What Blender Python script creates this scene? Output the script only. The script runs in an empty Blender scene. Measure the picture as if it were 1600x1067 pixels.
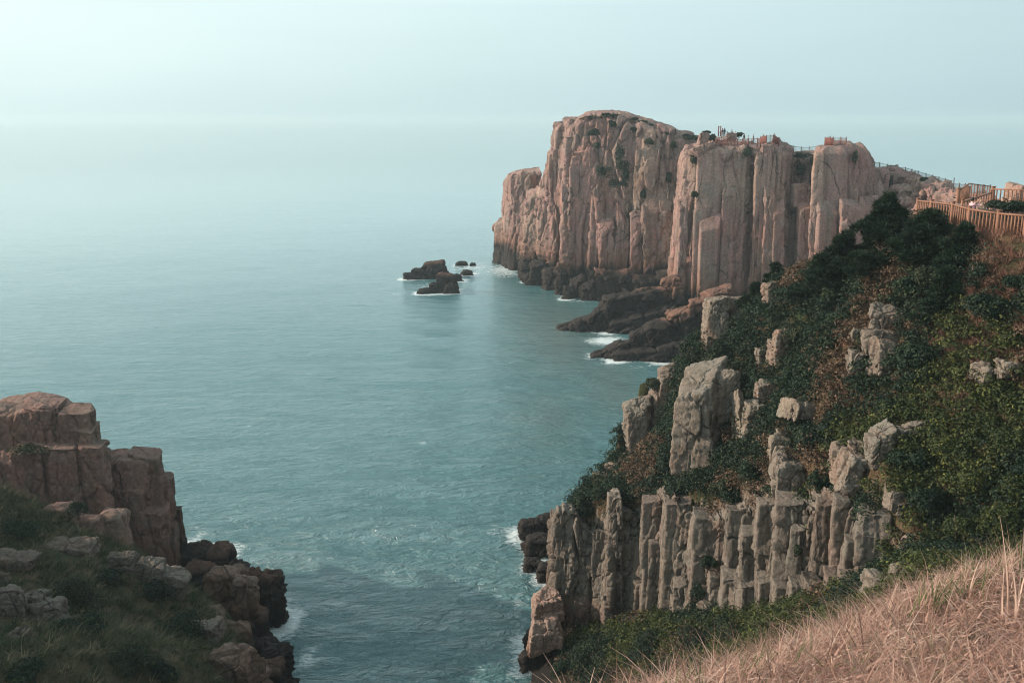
import bpy, math, random
import numpy as np
from mathutils import Vector

S = bpy.context.scene
COL = S.collection
R = math.radians

# ------------------------------------------------------------------ camera
CAM_Z, PITCH, FPX = 36.0, R(12.62), 1556.0
cam_data = bpy.data.cameras.new('camera')
cam_data.sensor_width = 36.0
cam_data.lens = 36.0 * FPX / 1600.0
cam_data.clip_start = 0.1
cam_data.clip_end = 60000.0
cam = bpy.data.objects.new('camera', cam_data)
cam.location = (0, 0, CAM_Z)
cam.rotation_euler = (R(90) - PITCH, 0, 0)
COL.objects.link(cam)
S.camera = cam

# ------------------------------------------------------------------ light
SUN_EL, SUN_AZ = R(22), R(-82)          # azimuth from the view direction, left is negative
sdir = Vector((math.cos(SUN_EL) * math.sin(SUN_AZ), math.cos(SUN_EL) * math.cos(SUN_AZ), math.sin(SUN_EL)))
sun_data = bpy.data.lights.new('sun', 'SUN')
sun_data.energy = 4.8
sun_data.angle = R(0.6)
sun_data.color = (1.0, 0.84, 0.69)
sun = bpy.data.objects.new('sun', sun_data)
sun.rotation_euler = sdir.to_track_quat('Z', 'Y').to_euler()
COL.objects.link(sun)

W = bpy.data.worlds.new('World')
S.world = W
W.use_nodes = True
wn, wl = W.node_tree.nodes, W.node_tree.links
wn.clear()
wo = wn.new('ShaderNodeOutputWorld')
bg = wn.new('ShaderNodeBackground')
sky = wn.new('ShaderNodeTexSky')
sky.sky_type = 'NISHITA'
sky.sun_disc = False
sky.sun_elevation = SUN_EL
sky.sun_rotation = SUN_AZ
sky.altitude = 30
sky.air_density = 1.0
sky.dust_density = 5.0
sky.ozone_density = 1.0
def wmath(op, a, b=None):
    x = wn.new('ShaderNodeMath'); x.operation = op
    for i_, v_ in enumerate((a, b)):
        if v_ is None: continue
        if isinstance(v_, (int, float)): x.inputs[i_].default_value = v_
        else: wl.new(v_, x.inputs[i_])
    return x.outputs[0]
# thin sea haze in the sky: bright low over the horizon, brighter towards the sun, thinning out overhead; a band above the view is brightened to light the sea
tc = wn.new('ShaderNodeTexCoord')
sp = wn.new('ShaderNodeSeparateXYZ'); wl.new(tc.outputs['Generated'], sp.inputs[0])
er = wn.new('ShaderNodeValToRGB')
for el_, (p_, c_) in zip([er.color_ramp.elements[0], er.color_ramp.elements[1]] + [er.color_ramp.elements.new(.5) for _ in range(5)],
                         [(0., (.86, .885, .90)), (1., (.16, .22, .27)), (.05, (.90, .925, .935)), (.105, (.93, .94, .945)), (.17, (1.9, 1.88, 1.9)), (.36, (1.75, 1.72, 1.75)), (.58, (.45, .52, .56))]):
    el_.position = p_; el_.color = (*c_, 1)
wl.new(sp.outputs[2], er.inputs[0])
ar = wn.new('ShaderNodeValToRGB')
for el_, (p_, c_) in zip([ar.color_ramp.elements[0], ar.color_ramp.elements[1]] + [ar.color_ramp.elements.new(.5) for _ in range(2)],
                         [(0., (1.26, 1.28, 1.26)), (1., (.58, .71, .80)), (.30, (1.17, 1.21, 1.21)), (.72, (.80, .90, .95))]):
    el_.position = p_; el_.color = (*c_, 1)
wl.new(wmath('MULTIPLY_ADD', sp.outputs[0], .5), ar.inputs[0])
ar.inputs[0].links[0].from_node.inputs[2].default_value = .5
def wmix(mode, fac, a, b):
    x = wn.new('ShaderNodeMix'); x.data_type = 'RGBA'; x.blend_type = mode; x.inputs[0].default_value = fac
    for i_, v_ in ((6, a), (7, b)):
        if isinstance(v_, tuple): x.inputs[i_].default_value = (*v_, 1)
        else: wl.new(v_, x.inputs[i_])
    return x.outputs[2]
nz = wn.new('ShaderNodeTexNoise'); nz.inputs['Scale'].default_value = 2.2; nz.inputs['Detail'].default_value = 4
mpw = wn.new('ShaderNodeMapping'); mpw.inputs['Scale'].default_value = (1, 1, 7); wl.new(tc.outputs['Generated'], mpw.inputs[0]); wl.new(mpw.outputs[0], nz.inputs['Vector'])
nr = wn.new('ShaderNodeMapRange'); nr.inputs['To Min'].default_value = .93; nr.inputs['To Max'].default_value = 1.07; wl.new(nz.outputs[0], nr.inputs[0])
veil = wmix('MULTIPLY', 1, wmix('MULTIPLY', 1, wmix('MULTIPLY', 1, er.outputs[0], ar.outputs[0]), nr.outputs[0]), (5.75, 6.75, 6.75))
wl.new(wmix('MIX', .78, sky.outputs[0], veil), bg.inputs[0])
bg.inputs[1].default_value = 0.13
wl.new(bg.outputs[0], wo.inputs[0])

S.view_settings.view_transform = 'Standard'
S.view_settings.look = 'None'
S.view_settings.exposure = 0.25
S.view_settings.gamma = 1.0
S.render.engine = 'CYCLES'
S.cycles.max_bounces = 6
S.cycles.diffuse_bounces = 3
S.cycles.glossy_bounces = 2
S.cycles.transmission_bounces = 2
S.cycles.volume_bounces = 1
S.cycles.use_denoising = True
S.cycles.filter_width = 1.1

# ------------------------------------------------------------------ picture maths
CP, SP = math.cos(PITCH), math.sin(PITCH)

def ray(px, py):
    a = (px - 800.0) / FPX
    b = (533.5 - py) / FPX
    return np.array([a, CP + b * SP, -SP + b * CP])

def P(px, py, Y):
    d = ray(px, py)
    return np.array([0, 0, CAM_Z]) + d * (Y / d[1])

def T(px, py, Y):                        # metres per photo pixel there
    return Y / ray(px, py)[1] / FPX

# ------------------------------------------------------------------ noise
def _hash(ix, iy, iz, seed):
    with np.errstate(over='ignore'):
        h = (ix.astype(np.int64) * 374761393 + iy.astype(np.int64) * 668265263 +
             iz.astype(np.int64) * 1440662683 + seed * 974634777) & 0xFFFFFFFF
        h = ((h ^ (h >> 13)) * 1274126177) & 0xFFFFFFFF
        h = ((h ^ (h >> 15)) * 2246822519) & 0xFFFFFFFF
        h = h ^ (h >> 16)
    return h

def vnoise(p, seed=0):
    p = np.asarray(p, float)
    i = np.floor(p)
    f = p - i
    u = f * f * f * (f * (f * 6 - 15) + 10)
    i = i.astype(np.int64)
    r = 0
    for dx in (0, 1):
        wx = u[:, 0] if dx else 1 - u[:, 0]
        for dy in (0, 1):
            wy = u[:, 1] if dy else 1 - u[:, 1]
            for dz in (0, 1):
                wz = u[:, 2] if dz else 1 - u[:, 2]
                v = _hash(i[:, 0] + dx, i[:, 1] + dy, i[:, 2] + dz, seed) / 2147483648.0 - 1
                r = r + wx * wy * wz * v
    return r

def fbm(p, octv=4, seed=0, gain=.5):
    p = np.asarray(p, float)
    a, r, t = 1.0, 0, 0
    for k in range(octv):
        r = r + a * vnoise(p * (2.03 ** k) + 17.3 * k, seed + k)
        t += a
        a *= gain
    return r / t * 1.6

def worley(p, seed=0):
    """distance to nearest and second feature point, cell id, offset from the nearest point"""
    p = np.asarray(p, float)
    b = np.floor(p).astype(np.int64)
    n = len(p)
    f1 = np.full(n, 9.0); f2 = np.full(n, 9.0); cid = np.zeros(n, np.int64); vec = np.zeros((n, 3))
    for dx in (-1, 0, 1):
        for dy in (-1, 0, 1):
            for dz in (-1, 0, 1):
                c = b + np.array([dx, dy, dz])
                h = _hash(c[:, 0], c[:, 1], c[:, 2], seed)
                q = p - c - np.stack([(h & 1023), (h >> 10) & 1023, (h >> 20) & 1023], 1) / 1023.0
                d = ((q * q) ** 2).sum(1) ** .25          # squarish cells, like jointed granite
                near = d < f1
                f2 = np.where(near, f1, np.minimum(f2, d))
                cid = np.where(near, h, cid)
                vec[near] = q[near]
                f1 = np.where(near, d, f1)
    return f1, f2, cid, vec

def facets(q, seed, tilt=1.0):
    """flat broken faces: every cell gets its own depth and its own slant"""
    f1, f2, h, v = worley(q, seed)
    r = [((h >> k) & 255) / 127.5 - 1 for k in (3, 9, 15, 22)]
    return .55 * r[0] + tilt * (r[1] * v[:, 0] + r[2] * v[:, 1] + r[3] * v[:, 2]), f2 - f1

def sstep(a, b, x):
    t = np.clip((x - a) / (b - a), 0, 1)
    return t * t * (3 - 2 * t)

# ------------------------------------------------------------------ objects
def mesh_obj(name, V, F, mats, parent=None, loc=(0, 0, 0), smooth=False, attrs=None, mat_idx=None):
    """V: (n,3) world points; F: list of (m,k) index arrays"""
    V = np.asarray(V, float) - np.asarray(loc, float)
    me = bpy.data.meshes.new(name)
    F = [np.asarray(f, np.int32) for f in F if len(f)]
    me.vertices.add(len(V))
    me.vertices.foreach_set('co', V.astype(np.float32).ravel())
    loops = np.concatenate([f.ravel() for f in F])
    sizes = np.concatenate([np.full(len(f), f.shape[1], np.int32) for f in F])
    me.loops.add(len(loops))
    me.loops.foreach_set('vertex_index', loops)
    me.polygons.add(len(sizes))
    st = np.concatenate([[0], np.cumsum(sizes)[:-1]]).astype(np.int32)
    me.polygons.foreach_set('loop_start', st)
    me.update(calc_edges=True)
    if smooth:
        me.polygons.foreach_set('use_smooth', np.ones(len(sizes), bool))
    for k, a in (attrs or {}).items():
        at = me.attributes.new(k, 'FLOAT', 'POINT')
        at.data.foreach_set('value', np.asarray(a, np.float32))
    for m in (mats if isinstance(mats, (list, tuple)) else [mats]):
        me.materials.append(m)
    if mat_idx is not None:
        me.polygons.foreach_set('material_index', np.asarray(mat_idx, np.int32))
    me.validate()
    o = bpy.data.objects.new(name, me)
    COL.objects.link(o)
    if parent is not None:
        o.parent = parent
    o.location = loc
    return o

def tag(o, label=None, cat=None, group=None, kind=None):
    if label: o['label'] = label
    if cat: o['category'] = cat
    if group: o['group'] = group
    if kind: o['kind'] = kind
    return o

def empty(name, loc):
    o = bpy.data.objects.new(name, None)
    COL.objects.link(o)
    o.location = loc
    return o

class MB:
    """collects pieces into one mesh"""
    def __init__(s):
        s.V, s.F, s.n, s.A = [], [], 0, []
    def add(s, V, F, a=None):
        V = np.asarray(V, float)
        s.V.append(V)
        for f in F:
            s.F.append(np.asarray(f, np.int64) + s.n)
        s.A.append(np.full(len(V), .5) if a is None else np.asarray(a, float))
        s.n += len(V)
    def box(s, c, d, ax=None):
        ax = np.eye(3) if ax is None else np.asarray(ax)
        sg = np.array([[x, y, z] for z in (-1, 1) for y in (-1, 1) for x in (-1, 1)]) * .5
        V = np.asarray(c) + (sg * np.asarray(d)) @ ax
        s.add(V, [np.array([[0, 2, 3, 1], [4, 5, 7, 6], [0, 1, 5, 4], [2, 6, 7, 3], [0, 4, 6, 2], [1, 3, 7, 5]])])
    def bar(s, p, q, w, h):
        p, q = np.asarray(p, float), np.asarray(q, float)
        d = q - p; L = np.linalg.norm(d); d = d / L
        up = np.array([0, 0, 1.0]) if abs(d[2]) < .95 else np.array([0, 1.0, 0])
        sd = np.cross(up, d); sd /= np.linalg.norm(sd)
        s.box((p + q) / 2, (L, w, h), [d, sd, np.cross(d, sd)])
    def tube(s, pts, rad, n=7):
        pts = np.asarray(pts, float); m = len(pts)
        rad = np.broadcast_to(rad, (m,))
        V = []
        for i in range(m):
            d = pts[min(i + 1, m - 1)] - pts[max(i - 1, 0)]
            d = d / (np.linalg.norm(d) + 1e-9)
            u = np.cross(d, [0.31, 0.95, 0.1]); u /= np.linalg.norm(u)
            v = np.cross(d, u)
            t = np.arange(n) * 2 * np.pi / n
            V.append(pts[i] + rad[i] * (np.cos(t)[:, None] * u + np.sin(t)[:, None] * v))
        V = np.concatenate(V)
        i = np.arange(m - 1)[:, None] * n; j = np.arange(n)[None]; k = (j + 1) % n
        F = np.stack(np.broadcast_arrays(i + j, i + k, i + n + k, i + n + j), -1).reshape(-1, 4)
        s.add(V, [F, np.array([list(range(n))[::-1]]), np.array([[(m - 1) * n + a for a in range(n)]])])
    def build(s, name, mats, parent=None, loc=(0, 0, 0), smooth=False, attr=False, world=True):
        o = mesh_obj(name, np.concatenate(s.V), s.F, mats, parent, (0, 0, 0) if (parent is not None and not world) else loc,
                     smooth, {'tint': np.concatenate(s.A)} if attr else None)
        if parent is not None and world:
            o.location = Vector(loc) - parent.location
        return o

# ------------------------------------------------------------------ materials
def new_mat(name):
    m = bpy.data.materials.new(name)
    m.use_nodes = True
    n, l = m.node_tree.nodes, m.node_tree.links
    n.clear()
    out = n.new('ShaderNodeOutputMaterial')
    bs = n.new('ShaderNodeBsdfPrincipled')
    l.new(bs.outputs[0], out.inputs[0])
    return m, n, l, bs, out

def mathn(n, l, op, a, b=None, clamp=False):
    x = n.new('ShaderNodeMath'); x.operation = op; x.use_clamp = clamp
    for i, v in enumerate((a, b)):
        if v is None: continue
        if isinstance(v, (int, float)): x.inputs[i].default_value = v
        else: l.new(v, x.inputs[i])
    return x.outputs[0]

def mixn(n, l, fac, a, b, mode='MIX'):
    x = n.new('ShaderNodeMix'); x.data_type = 'RGBA'; x.blend_type = mode
    for i, v in ((0, fac), (6, a), (7, b)):
        if isinstance(v, (int, float)): x.inputs[i].default_value = v
        elif isinstance(v, tuple): x.inputs[i].default_value = (*v, 1)
        else: l.new(v, x.inputs[i])
    return x.outputs[2]

def rampn(n, l, fac, stops):
    x = n.new('ShaderNodeValToRGB')
    e = x.color_ramp.elements
    while len(e) < len(stops): e.new(.5)
    for el, (p, c) in zip(e, stops):
        el.position = p
        el.color = (*c, 1) if isinstance(c, tuple) else (c, c, c, 1)
    l.new(fac, x.inputs[0])
    return x.outputs[0]

def noisen(n, l, vec, scale, detail=4, rough=.55, stretch=None, dist=0):
    if stretch is not None:
        mp = n.new('ShaderNodeMapping'); mp.inputs['Scale'].default_value = stretch
        l.new(vec, mp.inputs[0]); vec = mp.outputs[0]
    x = n.new('ShaderNodeTexNoise')
    x.inputs['Scale'].default_value = scale; x.inputs['Detail'].default_value = detail
    x.inputs['Roughness'].default_value = rough; x.inputs['Distortion'].default_value = dist
    l.new(vec, x.inputs['Vector'])
    return x.outputs[0]

def rock_mat(name, cols, scale=1.0, wet=None, bump=.5, lichen=.35, red=.5):
    """cols: three base colours; scale: size of features in metres; wet: (z0,z1) height of the dark tidal band"""
    m, n, l, bs, out = new_mat(name)
    pos = n.new('ShaderNodeNewGeometry').outputs['Position']
    k = 1.0 / scale
    c1 = noisen(n, l, pos, .16 * k, 5, .6, (1, 1, .55), .6)
    base = rampn(n, l, c1, [(.32, cols[0]), (.5, cols[1]), (.68, cols[2])])
    # vertical runs of stain
    st = noisen(n, l, pos, .9 * k, 4, .6, (1, 1, .07), .3)
    base = mixn(n, l, rampn(n, l, st, [(.36, .0), (.62, 1.0)]), base, tuple(c * .62 for c in cols[0]), 'MIX') if False else \
        mixn(n, l, mathn(n, l, 'MULTIPLY', rampn(n, l, st, [(.48, 0.0), (.66, 1.0)]), .75), base, tuple(c * .42 for c in cols[2]))
    # grey lichen crust
    li = noisen(n, l, pos, .45 * k, 6, .68)
    base = mixn(n, l, mathn(n, l, 'MULTIPLY', rampn(n, l, li, [(.5, 0.0), (.62, 1.0)]), lichen), base, (.20, .185, .155))
    # iron red patches
    rd = noisen(n, l, pos, .22 * k, 4, .6, (1.3, 1.3, .6))
    base = mixn(n, l, mathn(n, l, 'MULTIPLY', rampn(n, l, rd, [(.56, 0.0), (.72, 1.0)]), red), base, (.36, .17, .10))
    # grain
    gr = noisen(n, l, pos, 5.0 * k, 5, .75)
    base = mixn(n, l, 1.0, base, rampn(n, l, gr, [(.28, .48), (.72, 1.30)]), 'MULTIPLY')
    # joints
    wv = n.new('ShaderNodeMapping'); wv.inputs['Scale'].default_value = (.42 * k, .42 * k, .13 * k)
    l.new(pos, wv.inputs[0])
    wd = n.new('ShaderNodeVectorMath'); wd.operation = 'MULTIPLY_ADD'
    nn = n.new('ShaderNodeTexNoise'); nn.inputs['Scale'].default_value = .35 * k; nn.inputs['Detail'].default_value = 4
    l.new(pos, nn.inputs['Vector'])
    l.new(nn.outputs[1], wd.inputs[0]); wd.inputs[1].default_value = (.7, .7, .5); l.new(wv.outputs[0], wd.inputs[2])
    vo = n.new('ShaderNodeTexVoronoi'); vo.feature = 'DISTANCE_TO_EDGE'; vo.inputs['Scale'].default_value = 1.0
    l.new(wd.outputs[0], vo.inputs['Vector'])
    crk = rampn(n, l, vo.outputs[0], [(.0, 1.0), (.03, 0.0)])
    cm = noisen(n, l, pos, .3 * k, 2)
    crk = mathn(n, l, 'MULTIPLY', crk, rampn(n, l, cm, [(.42, 0.0), (.58, 1.0)]))
    base = mixn(n, l, mathn(n, l, 'MULTIPLY', crk, .85), base, (.03, .026, .024))
    rough = .9
    if wet:
        sx = n.new('ShaderNodeSeparateXYZ'); l.new(pos, sx.inputs[0])
        wz = mathn(n, l, 'ADD', sx.outputs[2], mathn(n, l, 'MULTIPLY', noisen(n, l, pos, .35 * k, 4, .6, (1, 1, .5)), -(wet[1] - wet[0]) * 1.6))
        brown = n.new('ShaderNodeMapRange'); brown.inputs['From Min'].default_value = wet[0] + .2; brown.inputs['From Max'].default_value = wet[1]
        brown.inputs['To Min'].default_value = 1; brown.inputs['To Max'].default_value = 0; l.new(wz, brown.inputs[0])
        base = mixn(n, l, mathn(n, l, 'MULTIPLY', brown.outputs[0], .8), base, (.15, .075, .05))
        black = n.new('ShaderNodeMapRange'); black.inputs['From Min'].default_value = wet[0] - .8; black.inputs['From Max'].default_value = wet[0] + .8
        black.inputs['To Min'].default_value = 1; black.inputs['To Max'].default_value = 0; l.new(wz, black.inputs[0])
        base = mixn(n, l, mathn(n, l, 'MULTIPLY', black.outputs[0], .93), base, (.016, .015, .014))
    l.new(base, bs.inputs['Base Color'])
    bs.inputs['Roughness'].default_value = rough
    bs.inputs['Specular IOR Level'].default_value = .2
    b1 = noisen(n, l, pos, 3.2 * k, 8, .74, (1, 1, .6), 0)
    v2 = n.new('ShaderNodeTexVoronoi'); v2.feature = 'F1'; v2.inputs['Scale'].default_value = 1.0
    mp2 = n.new('ShaderNodeMapping'); mp2.inputs['Scale'].default_value = (2.1 * k, 2.1 * k, .8 * k); mp2.inputs['Rotation'].default_value = (.05, .08, .35)
    l.new(pos, mp2.inputs[0]); l.new(mp2.outputs[0], v2.inputs['Vector'])
    v2.distance = 'CHEBYCHEV'
    h = mathn(n, l, 'ADD', b1, mathn(n, l, 'MULTIPLY', v2.outputs['Color'], .8))
    h = mathn(n, l, 'SUBTRACT', h, mathn(n, l, 'MULTIPLY', crk, .5))
    bp = n.new('ShaderNodeBump'); bp.inputs['Strength'].default_value = bump; bp.inputs['Distance'].default_value = .17 * scale
    l.new(h, bp.inputs['Height'])
    l.new(bp.outputs[0], bs.inputs['Normal'])
    return m

def leaf_mat(name, stops, transl=.25, rough=.7):
    m, n, l, bs, out = new_mat(name)
    at = n.new('ShaderNodeAttribute'); at.attribute_name = 'tint'
    c = rampn(n, l, at.outputs['Fac'], stops)
    l.new(c, bs.inputs['Base Color'])
    bs.inputs['Roughness'].default_value = rough
    bs.inputs['Specular IOR Level'].default_value = .25
    tr = n.new('ShaderNodeBsdfTranslucent'); l.new(c, tr.inputs[0])
    mx = n.new('ShaderNodeMixShader'); mx.inputs[0].default_value = transl
    l.new(bs.outputs[0], mx.inputs[1]); l.new(tr.outputs[0], mx.inputs[2])
    l.new(mx.outputs[0], out.inputs[0])
    return m

def plain_mat(name, c, rough=.7, var=.25, scale=6, stretch=None):
    m, n, l, bs, out = new_mat(name)
    pos = n.new('ShaderNodeNewGeometry').outputs['Position']
    g = noisen(n, l, pos, scale, 4, .6, stretch)
    l.new(mixn(n, l, 1.0, c, rampn(n, l, g, [(.25, 1 - var), (.75, 1 + var)]), 'MULTIPLY'), bs.inputs['Base Color'])
    bs.inputs['Roughness'].default_value = rough
    bs.inputs['Specular IOR Level'].default_value = .3
    return m

M_far = rock_mat('far_granite', [(.38, .195, .16), (.28, .17, .15), (.40, .275, .215)], 1.5, (1.8, 6.5), .85, .42, .4)
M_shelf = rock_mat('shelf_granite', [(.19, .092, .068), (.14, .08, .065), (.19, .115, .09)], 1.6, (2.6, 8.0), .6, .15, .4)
M_near = rock_mat('near_granite', [(.20, .138, .11), (.165, .138, .115), (.25, .20, .16)], .8, (.4, 2.6), .9, .5, .2)
M_left = rock_mat('left_granite', [(.27, .135, .105), (.22, .13, .108), (.26, .175, .135)], 1.1, (.8, 3.2), .8, .3, .4)
M_boulder = rock_mat('boulder_granite', [(.25, .17, .13), (.20, .165, .135), (.29, .23, .175)], .8, None, .9, .65, .35)
M_wet = rock_mat('tidal_rock', [(.036, .027, .023), (.028, .023, .021), (.05, .036, .03)], 1.0, (1.6, 4.2), .9, .05, .04)

# ------------------------------------------------------------------ rock shapes
_TURN = np.array([[math.cos(.35), -math.sin(.35), 0], [math.sin(.35), math.cos(.35), 0], [0, 0, 1.]])
def rock_disp(Pw, amp, scale, seed, aniso=.35, crack=.5):
    q = (Pw @ _TURN) * np.array([1, 1, aniso]) / scale
    w = np.stack([fbm(q * .9 + 5, 3, seed), fbm(q * .9 + 31, 3, seed + 7), fbm(q * .9 + 77, 3, seed + 9)], 1) * .08
    a, e = facets(q + w, seed)
    d = amp * (a + .10 * fbm(q * .45, 3, seed + 3)) - amp * crack * 1.5 * np.exp(-(e / .05) ** 2)
    a, e = facets(q * np.array([2.2, 2.2, 2.8]) + w * 1.5 + 9, seed + 11)
    d += amp * .45 * a - amp * crack * .7 * np.exp(-(e / .06) ** 2)
    a, e = facets(q * np.array([5.5, 5.5, 8.5]) + w * 2 + 4, seed + 17)
    d += amp * .20 * a - amp * crack * .2 * np.exp(-(e / .07) ** 2)
    d += amp * .05 * fbm(q * 9, 3, seed + 21)
    return d

def sheet(plan, z0, sp=.22, back=14, amp=.6, scale=3, aniso=.28, lean=.05, edge=1.4, rise=.5, jag=.6, seed=5, smooth=5, crack=.5, bdir=(0, 1)):
    """a cliff wall following a plan line; plan rows are (x, y, ztop)"""
    p = np.asarray(plan, float)
    L = np.concatenate([[0], np.cumsum(np.hypot(np.diff(p[:, 0]), np.diff(p[:, 1])))])
    u = np.arange(0, L[-1], sp)
    c = np.stack([np.interp(u, L, p[:, k]) for k in range(3)], 1)
    kz = np.exp(-np.linspace(-2, 2, 2 * smooth + 1) ** 2); kz /= kz.sum()
    cp = np.pad(c, ((smooth, smooth), (0, 0)), mode='edge')
    c = np.stack([np.convolve(cp[:, k], kz, 'valid') for k in range(3)], 1)
    t = np.gradient(c[:, :2], axis=0); t /= np.linalg.norm(t, axis=1)[:, None] + 1e-9
    nrm = np.stack([t[:, 1], -t[:, 0]], 1)
    nrm = np.stack([np.convolve(np.pad(nrm[:, k], smooth * 2, mode='edge'), np.ones(4 * smooth + 1) / (4 * smooth + 1), 'valid') for k in (0, 1)], 1)
    nrm /= np.linalg.norm(nrm, axis=1)[:, None]
    q = np.stack([c[:, 0], c[:, 1], np.zeros(len(c))], 1) / scale
    a, e = facets(q * 1.6 + 3, seed + 2, .6)
    top = c[:, 2] + jag * a + jag * .4 * fbm(q * 3, 3, seed)
    H = (top - z0)
    nH = int(np.clip(H.max() / sp, 6, 300))
    v = np.linspace(0, 1, nH)
    z = z0 + v[:, None] * (H - edge)[None]
    off = lean * (top[None] - z)
    rows = [(z, off, np.ones((nH, 1)))]
    for j in range(1, 8):
        a_ = j / 7 * np.pi / 2
        rows.append(((top - edge + edge * np.sin(a_))[None], (-edge * (1 - np.cos(a_)) + 0 * top)[None], np.full((1, 1), .95 - .6 * j / 7)))
    nb = int(back / (sp * 2))
    for j in range(1, nb + 1):
        b = back * j / nb
        rows.append(((top + (c[:, 2] - top) * min(1, b / 4) + rise * (1 - math.exp(-b / 4)))[None], (-edge - b + 0 * top)[None], np.full((1, 1), .35)))
    z = np.concatenate([r[0] for r in rows]); off = np.concatenate([r[1] for r in rows]); sd = np.concatenate([r[2] for r in rows])
    fr = np.maximum(off, -edge); bk = np.maximum(-edge - off, 0)
    V = np.stack([c[None, :, 0] + nrm[None, :, 0] * fr, c[None, :, 1] + nrm[None, :, 1] * fr + bk * bdir[1], z], -1)
    V[..., 0] += bk * bdir[0]
    nR, nA = z.shape
    N = np.zeros_like(V)
    N[..., :2] = nrm[None] * sd[..., None]
    N[..., 2] = 1 - sd
    V = V.reshape(-1, 3); N = N.reshape(-1, 3)
    d = rock_disp(V, amp, scale, seed, aniso, crack)
    d = np.where(np.repeat(sd[:, 0], nA) < .4, d * .5, d)
    V = V + N * d[:, None]
    i = np.arange(nR - 1)[:, None] * nA + np.arange(nA - 1)[None]
    return V, [np.stack([i, i + 1, i + nA + 1, i + nA], -1).reshape(-1, 4)]

def pplan(pts, ym=330):
    """plan line from picture columns: (px, distance, py of the rim)"""
    return [(P(a, ym, Y)[0], Y, P(a, t, Y)[2]) for a, Y, t in pts]

def block(cx, cy, z0, z1, wx, wy, rot=0., seed=0, sp=.25, rt=None, chamf=2, taper=.05, lean=(0, 0),
          ledges=2, amp=.35, scale=2.2, aniso=.35, tilt=(0, 0), dome=.0, pw=16, crack=.5):
    """an upright joint block of rock: polygonal section, ledges, rounded top, broken faces"""
    g = np.random.default_rng(seed * 7 + 13)
    ang = np.array([0, .5, 1., 1.5]) * np.pi + g.uniform(-.13, .13, 4)
    d = np.array([wx, wy, wx, wy]) / 2 * g.uniform(.94, 1.06, 4)
    for k in range(chamf):
        a = np.pi / 4 + g.integers(0, 4) * np.pi / 2 + g.uniform(-.4, .4)
        ang = np.append(ang, a)
        d = np.append(d, (abs(np.cos(a)) * wx / 2 + abs(np.sin(a)) * wy / 2) * g.uniform(.72, .94))
    H = z1 - z0
    mn = min(wx, wy)
    rt = mn * .12 if rt is None else rt
    nA = int(np.clip(2 * (wx + wy) / sp * .9, 14, 420)); nH = int(np.clip(H / sp, 4, 260))
    t = np.arange(nA) * 2 * np.pi / nA
    th = np.arctan2(wy * np.sin(t), wx * np.cos(t))
    v = np.linspace(0, 1, nH)
    D = np.repeat(d[:, None], nH, 1) * (1 + taper * (1 - 2 * v))[None]
    for k in range(len(d)):
        for _ in range(ledges):
            h = g.uniform(.15, .95)
            D[k] *= 1 - (g.uniform(-.03, .10) * sstep(h - .5 / nH, h + .5 / nH, v))
    cs = np.maximum(np.cos(th[None] - ang[:, None]), 1e-4)             # k,a
    r = ((cs[:, None, :] / D[:, :, None]) ** pw).sum(0) ** (-1 / pw)    # row,a
    zz = z0 + v * (H - rt)
    rows, zs = [r], [np.repeat(zz[:, None], nA, 1)]
    rl = r[-1]
    nr = max(3, int(rt / sp * 1.6))
    for j in range(1, nr + 1):
        u = j / nr * np.pi / 2
        rows.append((rl - rt * (1 - np.cos(u)))[None]); zs.append(np.full((1, nA), z1 - rt + rt * np.sin(u)))
    nc = max(2, int(mn / 2 / sp))
    for j in range(1, nc):
        s_ = 1 - j / nc
        rows.append(((rl - rt) * s_)[None]); zs.append(np.full((1, nA), z1 + dome * (1 - s_ * s_)))
    r = np.concatenate(rows); z = np.concatenate(zs)
    nR = len(r)
    x = r * np.cos(th); y = r * np.sin(th)
    vv = np.clip((z - z0) / H, 0, 1)
    z = z + (tilt[0] * x + tilt[1] * y) * vv
    x = x + lean[0] * (vv) * H; y = y + lean[1] * (vv) * H
    c, s = math.cos(rot), math.sin(rot)
    X = cx + x * c - y * s; Y = cy + x * s + y * c
    V = np.stack([X, Y, z], -1).reshape(-1, 3)
    V = np.concatenate([V, [[V[(nR - 1) * nA:, 0].mean(), V[(nR - 1) * nA:, 1].mean(), V[(nR - 1) * nA:, 2].mean()]]])
    dd = rock_disp(V, amp, scale, 5, aniso, crack)
    side = np.ones(nR)
    side[nH:] = np.linspace(.7, .0, nR - nH)
    tp = np.concatenate([np.repeat(np.where(np.arange(nR) < nH, 1., .45), nA), [.45]])
    dd = dd * tp
    ow = np.stack([np.cos(th + rot), np.sin(th + rot)], 1)
    N = np.zeros((nR, nA, 3))
    N[..., :2] = ow[None] * side[:, None, None]
    N[..., 2] = (1 - side)[:, None]
    N = np.concatenate([N.reshape(-1, 3), [[0, 0, 1]]])
    V = V + N * dd[:, None]
    i = np.arange(nR - 1)[:, None] * nA; j = np.arange(nA)[None]; k = (j + 1) % nA
    F = np.stack(np.broadcast_arrays(i + j, i + k, i + nA + k, i + nA + j), -1).reshape(-1, 4)
    L = (nR - 1) * nA
    Ft = np.stack([L + np.arange(nA), L + (np.arange(nA) + 1) % nA, np.full(nA, len(V) - 1)], 1)
    return V, [F, Ft]

FOOT = []                                # rock footprints in the water, for the foam

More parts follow.
